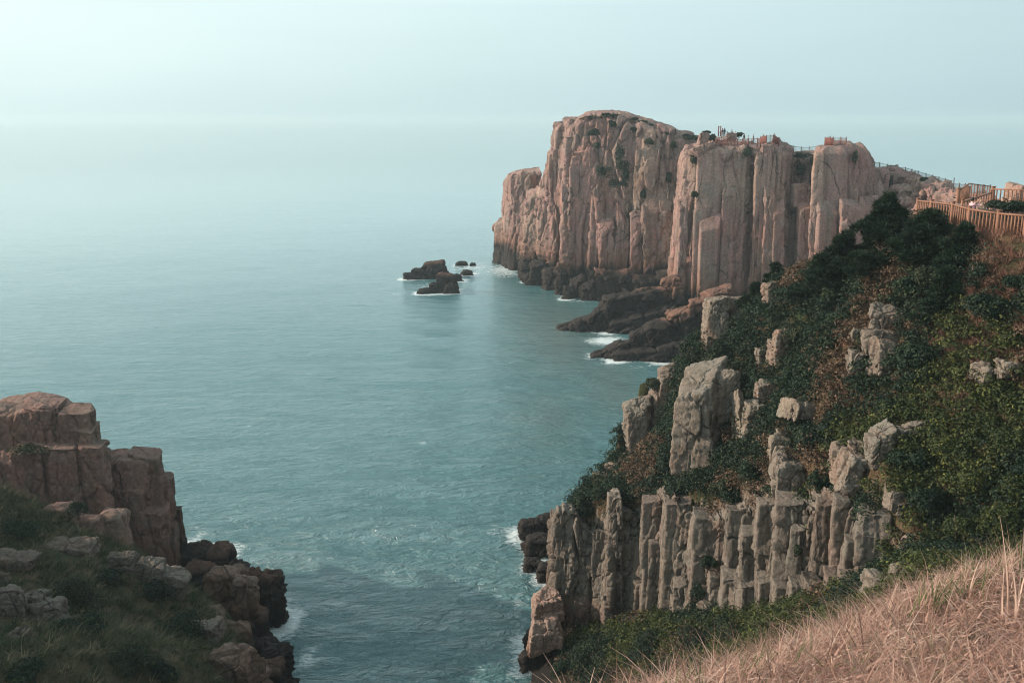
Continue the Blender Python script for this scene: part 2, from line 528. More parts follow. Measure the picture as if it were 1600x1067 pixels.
def pblock(px0, px1, pyt, Yf, deep=1.0, z0=-3., seed=0, pyb=None, **kw):
    """joint block whose front stands at distance Yf and spans those picture columns"""
    pm = (px0 + px1) / 2
    zt = P(pm, pyt, Yf)[2]
    ym = pyt + 60 if pyb is None else (pyt + pyb) / 2
    a = P(px0, ym, Yf)[0]; b = P(px1, ym, Yf)[0]
    if pyb is not None:
        z0 = P(pm, pyb, Yf)[2]
    w = b - a
    dp = w * deep if deep < 6 else deep
    if z0 < 0:
        FOOT.append(((a + b) / 2, Yf + dp / 2, w / 2, dp / 2))
    return block((a + b) / 2, Yf + dp / 2, z0, zt, w, dp, seed=seed, **kw)

_ico = {}
def ico(n):
    if n not in _ico:
        import bmesh
        bm = bmesh.new(); bmesh.ops.create_icosphere(bm, subdivisions=n, radius=1)
        _ico[n] = (np.array([v.co[:] for v in bm.verts]), np.array([[v.index for v in f.verts] for f in bm.faces]))
        bm.free()
    return _ico[n]

def boulder(c, dims, rot=(0, 0, 0), seed=0, sub=6, cuts=9, pw=30, amp=.12, scale=1.0, aniso=.8, crack=.5):
    g = np.random.default_rng(seed + 101)
    D, F = ico(sub)
    ax = np.array([[1, 0, 0], [-1, 0, 0], [0, 1, 0], [0, -1, 0], [0, 0, 1], [0, 0, -1]]) + g.normal(0, .13, (6, 3))
    ds = np.full(6, 1.) * g.uniform(.88, 1.06, 6)
    ex = g.normal(0, 1, (cuts, 3))
    n = np.concatenate([ax, ex]); n /= np.linalg.norm(n, axis=1)[:, None]
    ed = np.abs(n[6:]).sum(1) * g.uniform(.68, .9, cuts)
    ds = np.concatenate([ds, ed])
    cs = np.maximum(D @ n.T, 1e-4)
    r = ((cs / ds) ** pw).sum(1) ** (-1 / pw)
    V = D * r[:, None] * np.asarray(dims) / 2
    from mathutils import Euler
    Rm = np.array(Euler(rot).to_matrix())
    V = V @ Rm.T + np.asarray(c)
    dn = D * (1 / np.asarray(dims)); dn /= np.linalg.norm(dn, axis=1)[:, None]
    dn = dn @ Rm.T
    V = V + dn * rock_disp(V, amp, scale, 5, aniso, crack)[:, None]
    return V, [F]

def pboulder(px0, px1, py0, py1, Y, deep=.75, tall=.98, **kw):
    pm, pn = (px0 + px1) / 2, (py0 + py1) / 2
    t = T(pm, pn, Y)
    w = (px1 - px0) * t
    h = (py1 - py0) * t * tall
    c = P(pm, pn, Y)
    return boulder(c, (w, max(w, h) * deep if deep < 3 else deep, h), **kw), c, (w, h)

def rock_thing(name, parts, mat, label, cat='rock', group=None):
    mb = MB()
    for V, F in parts: mb.add(V, F)
    A = np.concatenate(mb.V)
    lo, hi = A.min(0), A.max(0)
    o = mb.build(name, mat, loc=((lo[0] + hi[0]) / 2, (lo[1] + hi[1]) / 2, lo[2]), smooth=False)
    return tag(o, label, cat, group)

def ground(name, mb_parts, mat, label=None):
    mb = MB()
    for V, F in mb_parts: mb.add(V, F)
    o = mb.build(name, mat)
    return tag(o, label, None, None, 'structure')

# ================================================================== LARGE STRUCTURE
# ------------------------------------------------------------------ far headland, main bluff
def headland_bluff():
    out = []
    g = np.random.default_rng(3)
    out.append(sheet(pplan([(836, 262, 300), (838, 240, 300), (841, 229, 300), (852, 226, 262), (861, 224, 236), (865, 221.5, 193), (880, 218, 193), (888, 215.5, 193), (904, 214, 185),
                            (917, 213, 182), (951, 211.5, 181), (974, 210.5, 183), (987, 210, 188), (1012, 209, 196), (1039, 208.5, 205), (1066, 207.5, 213), (1082, 214, 216), (1092, 236, 216)]),
                     -2.5, bdir=(.1, 1), sp=.2, back=20, amp=.85, scale=4.2, aniso=.22, lean=.06, edge=1.5, rise=1.2, jag=.8))
    out.append(sheet(pplan([(786, 262, 284), (791, 246, 276), (800, 241, 273), (830, 239, 271), (848, 240, 268)]), -2.5, sp=.22, back=12, amp=.6, scale=3.4, aniso=.3, lean=.04, edge=1., jag=.5))
    out.append(sheet(pplan([(773, 268, 352), (774, 252, 348), (790, 249.5, 345), (812, 247, 348), (828, 244, 352)]), -2.5, sp=.22, back=8, amp=.6, scale=3.4, aniso=.3, lean=.05, edge=.8, jag=.5))
    out.append(sheet(pplan([(816, 240, 322), (820, 227, 312), (836, 225, 306), (846, 222, 304), (858, 220, 310), (868, 218, 330), (880, 220, 336)]), -2.5, sp=.2, back=5, amp=.7, scale=2.6, aniso=.3, lean=.05, edge=.6, rise=2.4, jag=.9))
    kw = dict(sp=.2, amp=.6, scale=3.0, aniso=.25, taper=.03, pw=30, chamf=1)
    for i, (a, b, t, Y, d) in enumerate([(866, 884, 192, 219.5, 1.2), (858, 872, 240, 218, .9), (880, 906, 212, 212.4, .5), (896, 926, 236, 210, .5), (878, 900, 300, 210, .6),
                                         (922, 944, 300, 208.2, .5), (960, 984, 322, 206.4, .5), (1006, 1056, 314, 204.6, .4), (986, 1006, 338, 205.4, .5), (936, 962, 352, 206.4, .5)]):
        out.append(pblock(a, b, t, Y + .5, d, seed=60 + i, lean=(g.uniform(-.01, .01), .05), rt=.25, tilt=(g.uniform(-.4, .4), 2.0) if t > 250 else (.1, .2), **kw))
    # broken apron at the waterline
    kw.update(amp=.8, scale=2.2, aniso=.6)
    for i, (a, b, t, Y, d) in enumerate([(814, 838, 398, 220, .8), (830, 854, 412, 216, .8), (848, 874, 424, 210, .8), (822, 834, 430, 217, .8),
                                         (868, 894, 420, 205, .7), (888, 914, 438, 201, .8), (880, 900, 452, 199.5, .8),
                                         (925, 952, 424, 202, .6), (905, 932, 446, 197.5, .7), (945, 985, 428, 201.5, .5), (985, 1030, 436, 200.5, .5), (1022, 1064, 428, 200.5, .5), (928, 962, 452, 197.5, .6)]):
        out.append(pblock(a, b, t, Y, d, seed=180 + i, rt=.6, lean=(0, .2), tilt=(g.uniform(-.5, .5), .5), **kw))
    return out

ground('headland', headland_bluff(), M_far, 'tall pink granite headland with sheer columns rising from the sea, domed top')

# ------------------------------------------------------------------ near wall of the headland
def headland_wall():
    out = []
    g = np.random.default_rng(8)
    out.append(sheet(pplan([(1064, 206, 226), (1061, 192, 236), (1060, 184, 244), (1070, 182.2, 243), (1084, 181.2, 241), (1088, 180.4, 232), (1115, 179.8, 230), (1141, 179.4, 230), (1160, 179.6, 230), (1167, 180.5, 234),
                            (1170, 184, 238), (1180, 184, 240), (1184, 179, 232), (1190, 178, 225), (1208, 177.5, 225), (1212, 178.2, 231), (1226, 178.5, 234), (1231, 184, 250), (1250, 185.5, 246), (1269, 184, 246),
                            (1275, 175.6, 236), (1280, 174.4, 229), (1305, 174.0, 228), (1333, 174.4, 229), (1338, 176, 234), (1346, 176, 232), (1356, 176.6, 240), (1366, 177.4, 256), (1376, 178.4, 284), (1384, 180, 306), (1396, 192, 312)]),
                     -2.5, bdir=(.3, .95), sp=.17, back=24, amp=.62, scale=3.2, aniso=.2, lean=.05, edge=1.1, rise=.5, jag=.35, smooth=3))
    kw = dict(sp=.17, amp=.3, scale=3.2, aniso=.22, taper=.02, pw=34, chamf=1)
    for i, (a, b, t, Y, d, e) in enumerate([
            (1088, 1140, 231, 177.6, .5, dict(amp=.14, rt=.8, scale=6)), (1060, 1075, 318, 178.4, .8, {}), (1092, 1128, 350, 176, .4, dict(amp=.16, scale=5)), (1126, 1150, 300, 177, .4, {}),
            (1148, 1168, 262, 178, .5, {}), (1168, 1190, 255, 179.5, .8, {}), (1190, 1209, 226, 175.8, .7, dict(amp=.2)), (1183, 1192, 238, 175.9, .9, {}), (1208, 1224, 240, 176.4, .7, {}), (1194, 1214, 300, 174.6, .6, {}), (1207, 1228, 322, 174.4, .6, {}),
            (1248, 1281, 322, 173.8, .7, dict(tilt=(.1, .5), amp=.2)), (1228, 1246, 300, 179, .7, {}), (1246, 1268, 282, 180.4, .8, {}),
            (1276, 1334, 229, 171.2, .5, dict(amp=.16, rt=1.3, scale=6)), (1274, 1290, 240, 170.9, .8, {}), (1276, 1312, 322, 170, .4, dict(amp=.2)), (1313, 1352, 318, 168.6, .7, dict(tilt=(-.3, .4))),
            (1338, 1356, 236, 174.2, .8, {}), (1354, 1370, 262, 174.6, .8, {}), (1345, 1384, 322, 171.5, .6, {}), (1364, 1382, 292, 174.8, .8, {})]):
        k = dict(kw); k.update(tilt=(g.uniform(-.35, .35), 1.6) if t > 270 else (0, .2), rt=.25); k.update(e); Y += .45
        out.append(pblock(a, b, t, Y, d, seed=260 + i, lean=(g.uniform(-.008, .008), .035), **k))
    # body behind the wall and the rise the lookout path climbs
    c = P(1165, 226, 192); out.append(block(c[0] + 1, 201, -3, c[2] - .1, 19, 26, seed=6, sp=.5, amp=.25, scale=3, rt=1.2))
    c = P(1129, 215, 196); out.append(block(c[0], 199, 20, c[2], 4.6, 9, seed=16, sp=.3, amp=.2, scale=2, rt=.6))
    c = P(1250, 242, 192); out.append(block(c[0], 200, -3, c[2], 16, 22, seed=7, sp=.5, amp=.3, scale=3, rt=1.2))
    c = P(1350, 262, 186); out.append(block(c[0], 190, -3, c[2], 9, 18, seed=10, sp=.5, amp=.3, scale=3, rt=1.2))
    return out

ground('headland_wall', headland_wall(), M_far, 'pale pink granite wall of the headland below the railed lookout path')

# ------------------------------------------------------------------ saddle of low crags running back to the near hill
def saddle():
    out = []
    g = np.random.default_rng(11)
    kw = dict(sp=.22, amp=.5, scale=1.9, aniso=.7, taper=.06, crack=.8)
    L = [(1376, 1402, 268, 190), (1394, 1424, 271, 184), (1384, 1404, 296, 182), (1400, 1446, 293, 176), (1418, 1440, 276, 180), (1434, 1458, 282, 174),
         (1440, 1470, 298, 168), (1456, 1478, 287, 168), (1464, 1488, 300, 162), (1474, 1490, 293, 164), (1440, 1492, 320, 160), (1400, 1444, 312, 170),
         (1452, 1464, 290, 166), (1426, 1440, 300, 172), (1482, 1500, 304, 158), (1386, 1406, 318, 176)]
    for i, (a, b, t, Y) in enumerate(L):
        out.append(pblock(a, b, t, Y, 1.1, z0=2, seed=340 + i, rt=1.0, dome=.3, lean=(0, .06), **kw))
    # long back of the saddle
    pts = [(1380, 262, 200), (1405, 268, 194), (1432, 276, 186), (1458, 284, 176), (1482, 293, 166), (1510, 303, 150), (1540, 311, 132), (1580, 318, 112), (1625, 325, 96)]
    out.append(sheet([(*P(a, t, Y)[:2], P(a, t, Y)[2] - .3) for a, t, Y in pts], -2, sp=.25, back=10, amp=.9, scale=2.6, aniso=.8, lean=.28, edge=1.2, rise=-.6, jag=.9, crack=.8))
    for i in range(60):
        u = g.uniform(0, len(pts) - 2.01); k = int(u); f = u - k
        a = pts[k][0] * (1 - f) + pts[k + 1][0] * f; t = pts[k][1] * (1 - f) + pts[k + 1][1] * f; Y = (pts[k][2] * (1 - f) + pts[k + 1][2] * f)
        c = P(a, t + g.uniform(-1, 14), Y - g.uniform(0, 4))
        s = g.uniform(1.2, 3.2)
        out.append(boulder(c - [0, 0, s * .35], (s * 1.2, s * 1.2, s), (g.uniform(-.3, .3), g.uniform(-.3, .3), g.uniform(0, 6)), seed=400 + i, sub=4, amp=.15))
    return out

ground('rocky_saddle', saddle(), M_far, 'low rocky saddle of rounded pink granite linking the headland to the near hill')

# ------------------------------------------------------------------ slopes as height fields
def tps(pts, lam=.02):
    p = np.asarray(pts, float)
    n = len(p)
    r2 = ((p[:, None, :2] - p[None, :, :2]) ** 2).sum(-1)
    K = np.where(r2 > 0, .5 * r2 * np.log(r2 + 1e-12), 0) + lam * np.eye(n)
    Q = np.concatenate([np.ones((n, 1)), p[:, :2]], 1)
    A = np.block([[K, Q], [Q.T, np.zeros((3, 3))]])
    w = np.linalg.solve(A, np.concatenate([p[:, 2], np.zeros(3)]))
    def f(x, y):
        x = np.asarray(x, float); y = np.asarray(y, float); sh = x.shape
        x = x.ravel(); y = y.ravel()
        out = np.empty(len(x))
        for i in range(0, len(x), 20000):
            xx, yy = x[i:i + 20000], y[i:i + 20000]
            d2 = (xx[:, None] - p[None, :, 0]) ** 2 + (yy[:, None] - p[None, :, 1]) ** 2
            out[i:i + 20000] = (np.where(d2 > 0, .5 * d2 * np.log(d2 + 1e-12), 0) @ w[:n]) + w[n] + w[n + 1] * xx + w[n + 2] * yy
        return out.reshape(sh)
    return f

def hf(name, f, dom, step, mat, label=None, zmin=-2.5, rough=(.35, 1.6), kind='structure', keep=None):
    xs = np.arange(dom[0], dom[1], step); ys = np.arange(dom[2], dom[3], step)
    X, Y = np.meshgrid(xs, ys)
    Z = f(X, Y)
    Q = np.stack([X.ravel(), Y.ravel(), Z.ravel()], 1)
    Q[:, 2] += rough[0] * fbm(Q / rough[1] * np.array([1, 1, .5]), 4, 77)
    nx, ny = len(xs), len(ys)
    i = np.arange(ny - 1)[:, None] * nx + np.arange(nx - 1)[None]
    F = np.stack([i, i + 1, i + nx + 1, i + nx], -1).reshape(-1, 4)
    zm = Q[:, 2][F].max(1)
    ok = zm > zmin
    if keep is not None:
        ok &= keep(Q[:, 0][F].mean(1), Q[:, 1][F].mean(1))
    F = F[ok]
    used = np.unique(F); mp = np.full(len(Q), -1); mp[used] = np.arange(len(used))
    o = mesh_obj(name, Q[used], [mp[F]], mat, smooth=True)
    return tag(o, label, None, None, kind)

def soil_mat(name, dry, green, rock=(.26, .2, .16), scale=1.0):
    m, n, l, bs, out = new_mat(name)
    geo = n.new('ShaderNodeNewGeometry'); pos = geo.outputs['Position']
    a = noisen(n, l, pos, .35 / scale, 5, .65)
    c = rampn(n, l, a, [(.38, green), (.55, dry), (.7, tuple(v * .7 for v in dry))])
    g = noisen(n, l, pos, 6 / scale, 5, .75)
    c = mixn(n, l, 1., c, rampn(n, l, g, [(.25, .4), (.75, 1.35)]), 'MULTIPLY')
    sx = n.new('ShaderNodeSeparateXYZ'); l.new(geo.outputs['Normal'], sx.inputs[0])
    st = mathn(n, l, 'ADD', sx.outputs[2], mathn(n, l, 'MULTIPLY', a, .3))
    c = mixn(n, l, rampn(n, l, st, [(.30, 1.), (.45, 0.)]), c, rock)
    sz = n.new('ShaderNodeSeparateXYZ'); l.new(pos, sz.inputs[0])
    c = mixn(n, l, rampn(n, l, mathn(n, l, 'ADD', mathn(n, l, 'MULTIPLY', sz.outputs[2], .2), mathn(n, l, 'MULTIPLY', a, -.3)), [(.1, 1.), (.35, 0.)]), c, (.025, .022, .02))
    l.new(c, bs.inputs['Base Color']); bs.inputs['Roughness'].default_value = .95; bs.inputs['Specular IOR Level'].default_value = .1
    bp = n.new('ShaderNodeBump'); bp.inputs['Strength'].default_value = .8; bp.inputs['Distance'].default_value = .3
    l.new(g, bp.inputs['Height']); l.new(bp.outputs[0], bs.inputs['Normal'])
    return m

M_soil = soil_mat('hill_soil', (.13, .085, .05), (.035, .05, .022))
M_soil_left = soil_mat('slope_soil', (.11, .085, .05), (.03, .045, .022))
M_dry_soil = soil_mat('dry_soil', (.10, .06, .042), (.06, .042, .028))

# right hillside above the columns
up = [(1600, 374, 46), (1557, 371, 47.5), (1512, 364, 50), (1480, 352, 53), (1445, 350, 57), (1400, 385, 58), (1320, 405, 61.5), (1250, 428, 65),
      (1190, 482, 68), (1120, 540, 71), (1060, 582, 73), (1010, 612, 75), (980, 655, 74), (975, 720, 70), (930, 752, 67), (890, 795, 64.5),
      (1100, 720, 60.5), (1250, 600, 55.5), (1200, 540, 62), (1200, 680, 54.5), (1300, 560, 52.5), (1300, 680, 48.5), (1400, 500, 50.5),
      (1450, 450, 50.2), (1450, 500, 48.2), (1450, 620, 44.7), (1450, 725, 42.3), (1450, 840, 40), (1600, 450, 44.6), (1600, 600, 41.8), (1600, 700, 39.8), (1600, 850, 37), (1525, 600, 43.3), (1525, 750, 40.4), (1760, 600, 39),
      (1010, 735, 65), (950, 782, 62), (1000, 792, 60.3), (1050, 787, 57.8), (1130, 802, 54.4), (1220, 787, 49.5), (1300, 777, 45), (1370, 766, 42), (1700, 372, 42.5), (1700, 700, 37.5)]
pts = [P(*q) for q in up]
ridge = up[:14]
for q in ridge[5:]:
    a = P(*q)
    pts += [a + [2.5, 4, -4], a + [6, 11, -13]]
for q in ridge[:5]:
    a = P(*q)
    pts += [a + [.8, 1.6, 0], a + [2.5, 5, -.8], a + [5, 10, -2.2], a + [9, 18, -6]]
pts += [np.array(v, float) for v in [(60, 40, 29), (60, 70, 24), (62, 15, 31), (45, 95, 18), (20, 100, -3), (42, 62, 26.5), (62, 30, 30)]]
f_up = tps(pts)
crag_line = np.array([P(*q)[:2] for q in [(860, 808, 64.2), (885, 803, 63.8), (950, 782, 61.8), (1000, 790, 60), (1050, 787, 57.5), (1130, 801, 54), (1220, 786, 49), (1300, 776, 44.5), (1370, 768, 41.5), (1415, 850, 39.2), (1440, 865, 38), (1460, 875, 35), (1480, 880, 31), (1500, 900, 26)]])
edge_line = np.array([P(*q)[:2] for q in [(884, 795, 64.5), (928, 752, 67), (972, 725, 70), (974, 655, 73.2), (1006, 612, 75.2), (1056, 582, 76)]])

def f_hill(x, y):
    z = f_up(x, y)
    x = np.asarray(x, float); y = np.asarray(y, float)
    best = np.full(x.shape, 1e9); sd = np.full(x.shape, 99.); kf = np.full(x.shape, 9.)
    for i, (a, b) in enumerate(zip(crag_line[:-1], crag_line[1:])):
        dx, dy = b - a
        u = np.clip(((x - a[0]) * dx + (y - a[1]) * dy) / (dx * dx + dy * dy), 0, 1)
        ox, oy = x - a[0] - u * dx, y - a[1] - u * dy
        d2 = np.hypot(ox, oy)
        m = d2 < best
        best = np.where(m, d2, best); sd = np.where(m, np.where(dx * oy - dy * ox > 0, d2, -d2), sd)
        kf = np.where(m, [9, 9, 9, 9, 9, 9, 9, 9, 5, 2.5, 1.6, 1.4, 1.2][i], kf)
    ex = np.interp(y, edge_line[:, 1], edge_line[:, 0])
    lft = np.clip(ex - .3 - x, 0, None) * 6
    drop = np.clip(np.where(kf > 4, 1.1, .3) - sd, 0, None) * kf
    z = z + .32 * fbm(np.stack([x.ravel() / 1.6, y.ravel() / 1.6, 0 * x.ravel()], 1), 4, 77).reshape(x.shape)
    return z - np.minimum(drop, 26) - np.minimum(lft, 26)
hf('hillside', f_hill, (-2, 62, 26, 102), .3, M_soil, 'steep hillside of scrub and dry grass below the wooden fence', rough=(.06, .5))

# ravine floor between the columns and the camera's own hill
lo = [(872, 1005, 62.3), (960, 985, 59.6), (1050, 968, 55.8), (1150, 960, 51.2), (1250, 948, 46.4), (1330, 922, 42.2), (1400, 893, 39.2), (1450, 875, 37.5), (1500, 885, 34),
      (860, 1067, 57.5), (950, 1040, 54.6), (1100, 1022, 48), (1200, 990, 44), (1300, 962, 40), (1000, 1090, 46.5), (1150, 1075, 39), (1300, 1030, 34), (1450, 930, 31), (1550, 920, 26), (835, 1067, 58.6)]
pts = [P(*q) for q in lo]
pts += [np.array(v, float) for v in [(-1, 50, -1.5), (-3, 60, -3), (12, 40, 14), (5, 40, 8), (-4, 45, -1), (20, 20, 19), (14, 22, 19), (34, 20, 14), (24, 43, 11), (24, 50, 7), (23, 36, 14), (22, 30, 17), (36, 40, 2), (34, 60, -4), (0, 30, 11), (4, 18, 20), (-10, 18, 15), (-14, 30, 4), (30, 62, 4), (10, 70, -1)]]
f_low = tps(pts)
hf('ravine', f_low, (-6, 34, 19, 66), .3, M_soil, 'shadowed ravine floor of scrub at the foot of the columns', rough=(.1, 1.))

def f_right(x, y):
    return np.maximum(f_hill(x, y), np.where((np.asarray(x) < 34) & (np.asarray(y) < 66), f_low(x, y), -99))

# left slope
lf = [(0, 828, 56), (60, 812, 59), (112, 842, 58.5), (150, 862, 57.5), (200, 885, 57), (290, 942, 55), (340, 1012, 52), (400, 1067, 50), (250, 1000, 48.5),
      (150, 950, 49), (0, 900, 49), (0, 1000, 41), (100, 1067, 36.5), (0, 1067, 34.5), (300, 1067, 43), (200, 1067, 39.5), (352, 968, 61), (-100, 900, 46), (-200, 1000, 40)]
pts = [P(*q) for q in lf]
pts += [np.array(v, float) for v in [(-14, 59, -1.5), (-12, 50, -1), (-11, 42, 1), (-16, 68, -2), (-22, 70, 0), (-30, 72, 5), (-40, 72, 8), (-50, 60, 20), (-47, 50, 27), (-47, 38, 29), (-47, 26, 30), (-38, 50, 18.5), (-36, 38, 20), (-60, 40, 34), (-60, 55, 28), (-30, 25, 19), (-20, 28, 13), (-60, 85, -3), (-30, 90, -4)]]
f_left = tps(pts)
hf('left_slope', f_left, (-60, -9, 24, 84), .3, M_soil_left, 'shaded grassy slope falling to the sea at the left', rough=(.1, 1.))

# own hill: mound of dry grass
gm = [(1000, 1115, 9.4), (1100, 1078, 10.3), (1200, 1046, 11.3), (1300, 1012, 12.3), (1400, 960, 13.3), (1500, 917, 13.9), (1600, 886, 14.5), (900, 1170, 8.6),
      (1300, 1090, 9.3), (1600, 1090, 8.2), (1600, 990, 11.2), (1700, 930, 12.8)]
pts = [P(*q) for q in gm]
for q in gm[:7]:
    a = P(*q); pts += [a + [-.4, .9, -.75], a + [-.9, 2, -1.9], a + [-1.5, 3.4, -3.6], a + [-2.6, 6, -7.0]]
pts += [np.array(v, float) for v in [(0, 0, 34.2), (4, 3, 32.6), (-4, 2, 31.5), (-6, 6, 27), (0, 6.5, 30.6), (8, 0, 34.4), (14, 6, 31.5), (12, -4, 36), (-6, -4, 34)]]
f_mound = tps(pts)
hf('grass_mound', f_mound, (-7, 22, -5, 23), .15, M_dry_soil, 'sunlit mound of dry grass in the foreground', rough=(.12, .8), zmin=18)

# ------------------------------------------------------------------ columnar crag, lower right
def crag():
    out = []
    g = np.random.default_rng(21)
    kw = dict(sp=.11, amp=.17, scale=1.15, aniso=.22, taper=.03, pw=22)
    def cy(a, y0=800):
        return np.interp(a, [860, 950, 1000, 1050, 1130, 1220, 1300, 1370, 1440], [63.3, 61., 59.3, 56.8, 53.2, 48.2, 43.8, 40.8, 38.2])
    def sh(a):
        return cy(a) - np.interp(a, [860, 950, 1000, 1050, 1130, 1220, 1300, 1370, 1440], [63.3, 61.5, 60.5, 59, 56.4, 54, 51.6, 49.6, 43.5])
    def xat(a): return np.interp(a, [860, 950, 1000, 1050, 1130, 1220, 1300, 1370, 1440], [1, 1, 1, 1, 1, 1, 1, 1, 1])
    pl = [(858, 68, 815), (862, 65, 808), (868, 63.2, 806), (880, 62.9, 803), (899, 62.8, 806), (905, 62.9, 818), (924, 62.7, 832), (942, 62.2, 826), (950, 61.5, 790), (956, 61.2, 780), (971, 61.2, 779),
          (974, 61.9, 800), (990, 61.9, 806), (1003, 61.3, 794), (1006, 61, 786), (1036, 59.9, 780), (1052, 59.4, 776), (1060, 59.2, 800), (1100, 58, 812), (1130, 57, 812), (1136, 57, 802), (1160, 56.4, 800), (1184, 55.8, 796),
          (1212, 55.0, 790), (1240, 54.2, 786), (1257, 53.6, 790), (1275, 53.6, 792), (1300, 52.2, 782), (1325, 51.4, 782), (1342, 51.4, 796), (1366, 50.6, 800), (1392, 50, 830), (1410, 52, 850)]
    pl = [(a, Y + sh(a), t) for a, Y, t in pl[:-1]]
    out.append(sheet(pplan(pl, 860), -1.5, sp=.085, back=1.8, amp=.32, scale=1.8, aniso=.2, lean=.06, edge=.08, rise=.1, jag=.3, smooth=2, crack=2.0))
    kw = dict(sp=.075, amp=.075, scale=.95, aniso=.3, taper=.015, pw=60, chamf=1, ledges=3, crack=.8)
    cols = [(868, 902, 805, 955, -.4), (950, 974, 779, 978, -.4), (902, 928, 842, 970, .1), (926, 950, 834, 976, .2), (1003, 1038, 787, 920, -.2), (1014, 1038, 850, 968, -.5),
            (1035, 1086, 790, 935, -.3), (1082, 1136, 812, 905, -.2), (1136, 1165, 800, 880, -.1), (1160, 1202, 838, 928, -.5), (1182, 1216, 790, 870, -.1),
            (1213, 1260, 788, 915, -.4), (1234, 1260, 830, 915, -.7), (1270, 1304, 790, 920, 0), (1302, 1330, 782, 928, -.1), (1322, 1354, 848, 922, -.4), (1344, 1396, 806, 905, .2)]
    for i, (a, b, t, bt, off) in enumerate(cols):
        m = (a + b) / 2; Y = cy(m) + off + .5
        z0 = P(m, bt, Y)[2] - 3.0
        # each column is a pile of two or three joint blocks slightly out of line
        zt = P(m, t, Y)[2]; zb = min(z0, -.01) if m < 900 else z0
        cuts = [zb] + sorted(g.uniform(zb + .45 * (zt - zb), zt - .15 * (zt - zb), int(g.integers(1, 3)))) + [zt]
        xa, xb = P(a, 860, Y)[0], P(b, 860, Y)[0]
        rz = g.uniform(-.45, .0)
        for z_a, z_b in zip(cuts[:-1], cuts[1:]):
            w = (xb - xa) * g.uniform(.95, 1.06)
            out.append(block((xa + xb) / 2 + g.normal(0, .04), Y + w * .5 + .05 * (zt - z_b) * -1 + g.normal(0, .05), z_a - .05, z_b, w, w * .9, rot=rz + g.normal(0, .04), seed=500 + i * 3 + int(z_b * 10) % 3,
                             rt=.06, lean=(g.uniform(-.01, .01), .05), tilt=(g.uniform(-.15, .15), g.uniform(.0, .3) if z_b == zt else 0), **kw))
        if m < 900: FOOT.append(((xa + xb) / 2, Y + .5, .6, .6))
    tier = [(1050, 1074, 920, 975), (1068, 1096, 930, 972), (1108, 1132, 905, 965), (1128, 1158, 906, 958), (1156, 1186, 918, 965), (1184, 1212, 912, 958),
            (1208, 1238, 920, 958), (1234, 1264, 918, 955), (1260, 1292, 915, 952), (1288, 1314, 905, 945), (1312, 1338, 908, 940), (1150, 1190, 945, 985), (1100, 1150, 950, 990), (1060, 1100, 958, 995)]
    for i, (a, b, t, bt) in enumerate(tier):
        m = (a + b) / 2; Y = cy(m) - 1.0 - g.uniform(0, .5)
        z0 = P(m, bt, Y)[2] - 2.0
        out.append(pblock(a, b, t, Y, 1.2, z0=z0, seed=540 + i, rt=.06, rot=g.uniform(-.2, .3), lean=(0, .1), tilt=(g.uniform(-.2, .2), .3), **dict(kw, aniso=.6)))
    return out

ground('columnar_cliff', crag(), M_near, 'jointed grey-brown granite columns at the foot of the near hillside')

# ------------------------------------------------------------------ left crags
def left_crag():
    out = []
    g = np.random.default_rng(31)
    kw = dict(sp=.1, amp=.2, scale=2.0, aniso=.3, taper=.02, pw=30, chamf=1)
    sk = dict(bdir=(-.45, .9), sp=.09, amp=.30, scale=2.6, aniso=.34, lean=.06, crack=.45, smooth=3)
    out.append(sheet(pplan([(-140, 70, 690), (-70, 69, 668), (-20, 68, 656), (8, 67.6, 650), (40, 67.4, 644), (66, 67.3, 640), (96, 67.3, 645), (120, 67.4, 652), (133, 67.8, 660), (141, 68.8, 672), (146, 71, 676), (150, 76, 680)], 690),
                     4, back=4.6, edge=.22, rise=.15, jag=.5, **sk))
    out.append(sheet(pplan([(-140, 68, 730), (-60, 67, 722), (-10, 66.2, 716), (20, 66.0, 710), (50, 66.3, 703), (90, 66.3, 699), (120, 66.4, 700), (140, 66.7, 704), (151, 67.5, 712), (157, 70, 722), (160, 75, 730)], 760),
                     1, back=3, edge=.35, rise=.4, jag=.3, **sk))
    kb = dict(sp=.09, amp=.15, scale=1.5, aniso=.45, taper=.015, pw=46, chamf=2, ledges=3, crack=.8)
    for i, (a, b, t, Y, d, z0, tl) in enumerate([(88, 144, 645, 66.9, .75, 5, .22), (24, 94, 641, 66.6, .7, 5, .2), (-40, 30, 648, 66.9, .8, 5, .2), (112, 158, 700, 65.9, .8, 1, .2), (62, 118, 703, 65.6, .7, 1, .25),
                                                 (130, 161, 716, 66.3, .9, 1, .2), (10, 66, 708, 65.2, .7, 1, .3), (104, 150, 672, 66.5, .7, 4, .4)]):
        out.append(pblock(a, b, t, Y, d, z0=z0, seed=690 + i, rt=.1, lean=(0, .04), rot=g.uniform(-.12, .12), tilt=(g.uniform(-.08, .02), tl), **kb))
    for i, (a, b, t, Y, d) in enumerate([(-8, 30, 722, 63.8, .8), (22, 52, 728, 63.9, .8), (40, 64, 744, 64.2, .8)]):
        out.append(pblock(a, b, t, Y, d, z0=2, seed=670 + i, rt=.3, lean=(-.15, .1), tilt=(-.3, .4), **kw))
    step = [(64, 112, 796, 62, .8), (108, 160, 814, 61.8, .7), (150, 196, 806, 63, .8), (-20, 20, 800, 60.5, .8)]
    for i, (a, b, t, Y, d) in enumerate(step):
        out.append(pblock(a, b, t, Y, d, z0=1, seed=680 + i, rt=.3, dome=.1, **kw))
    return out

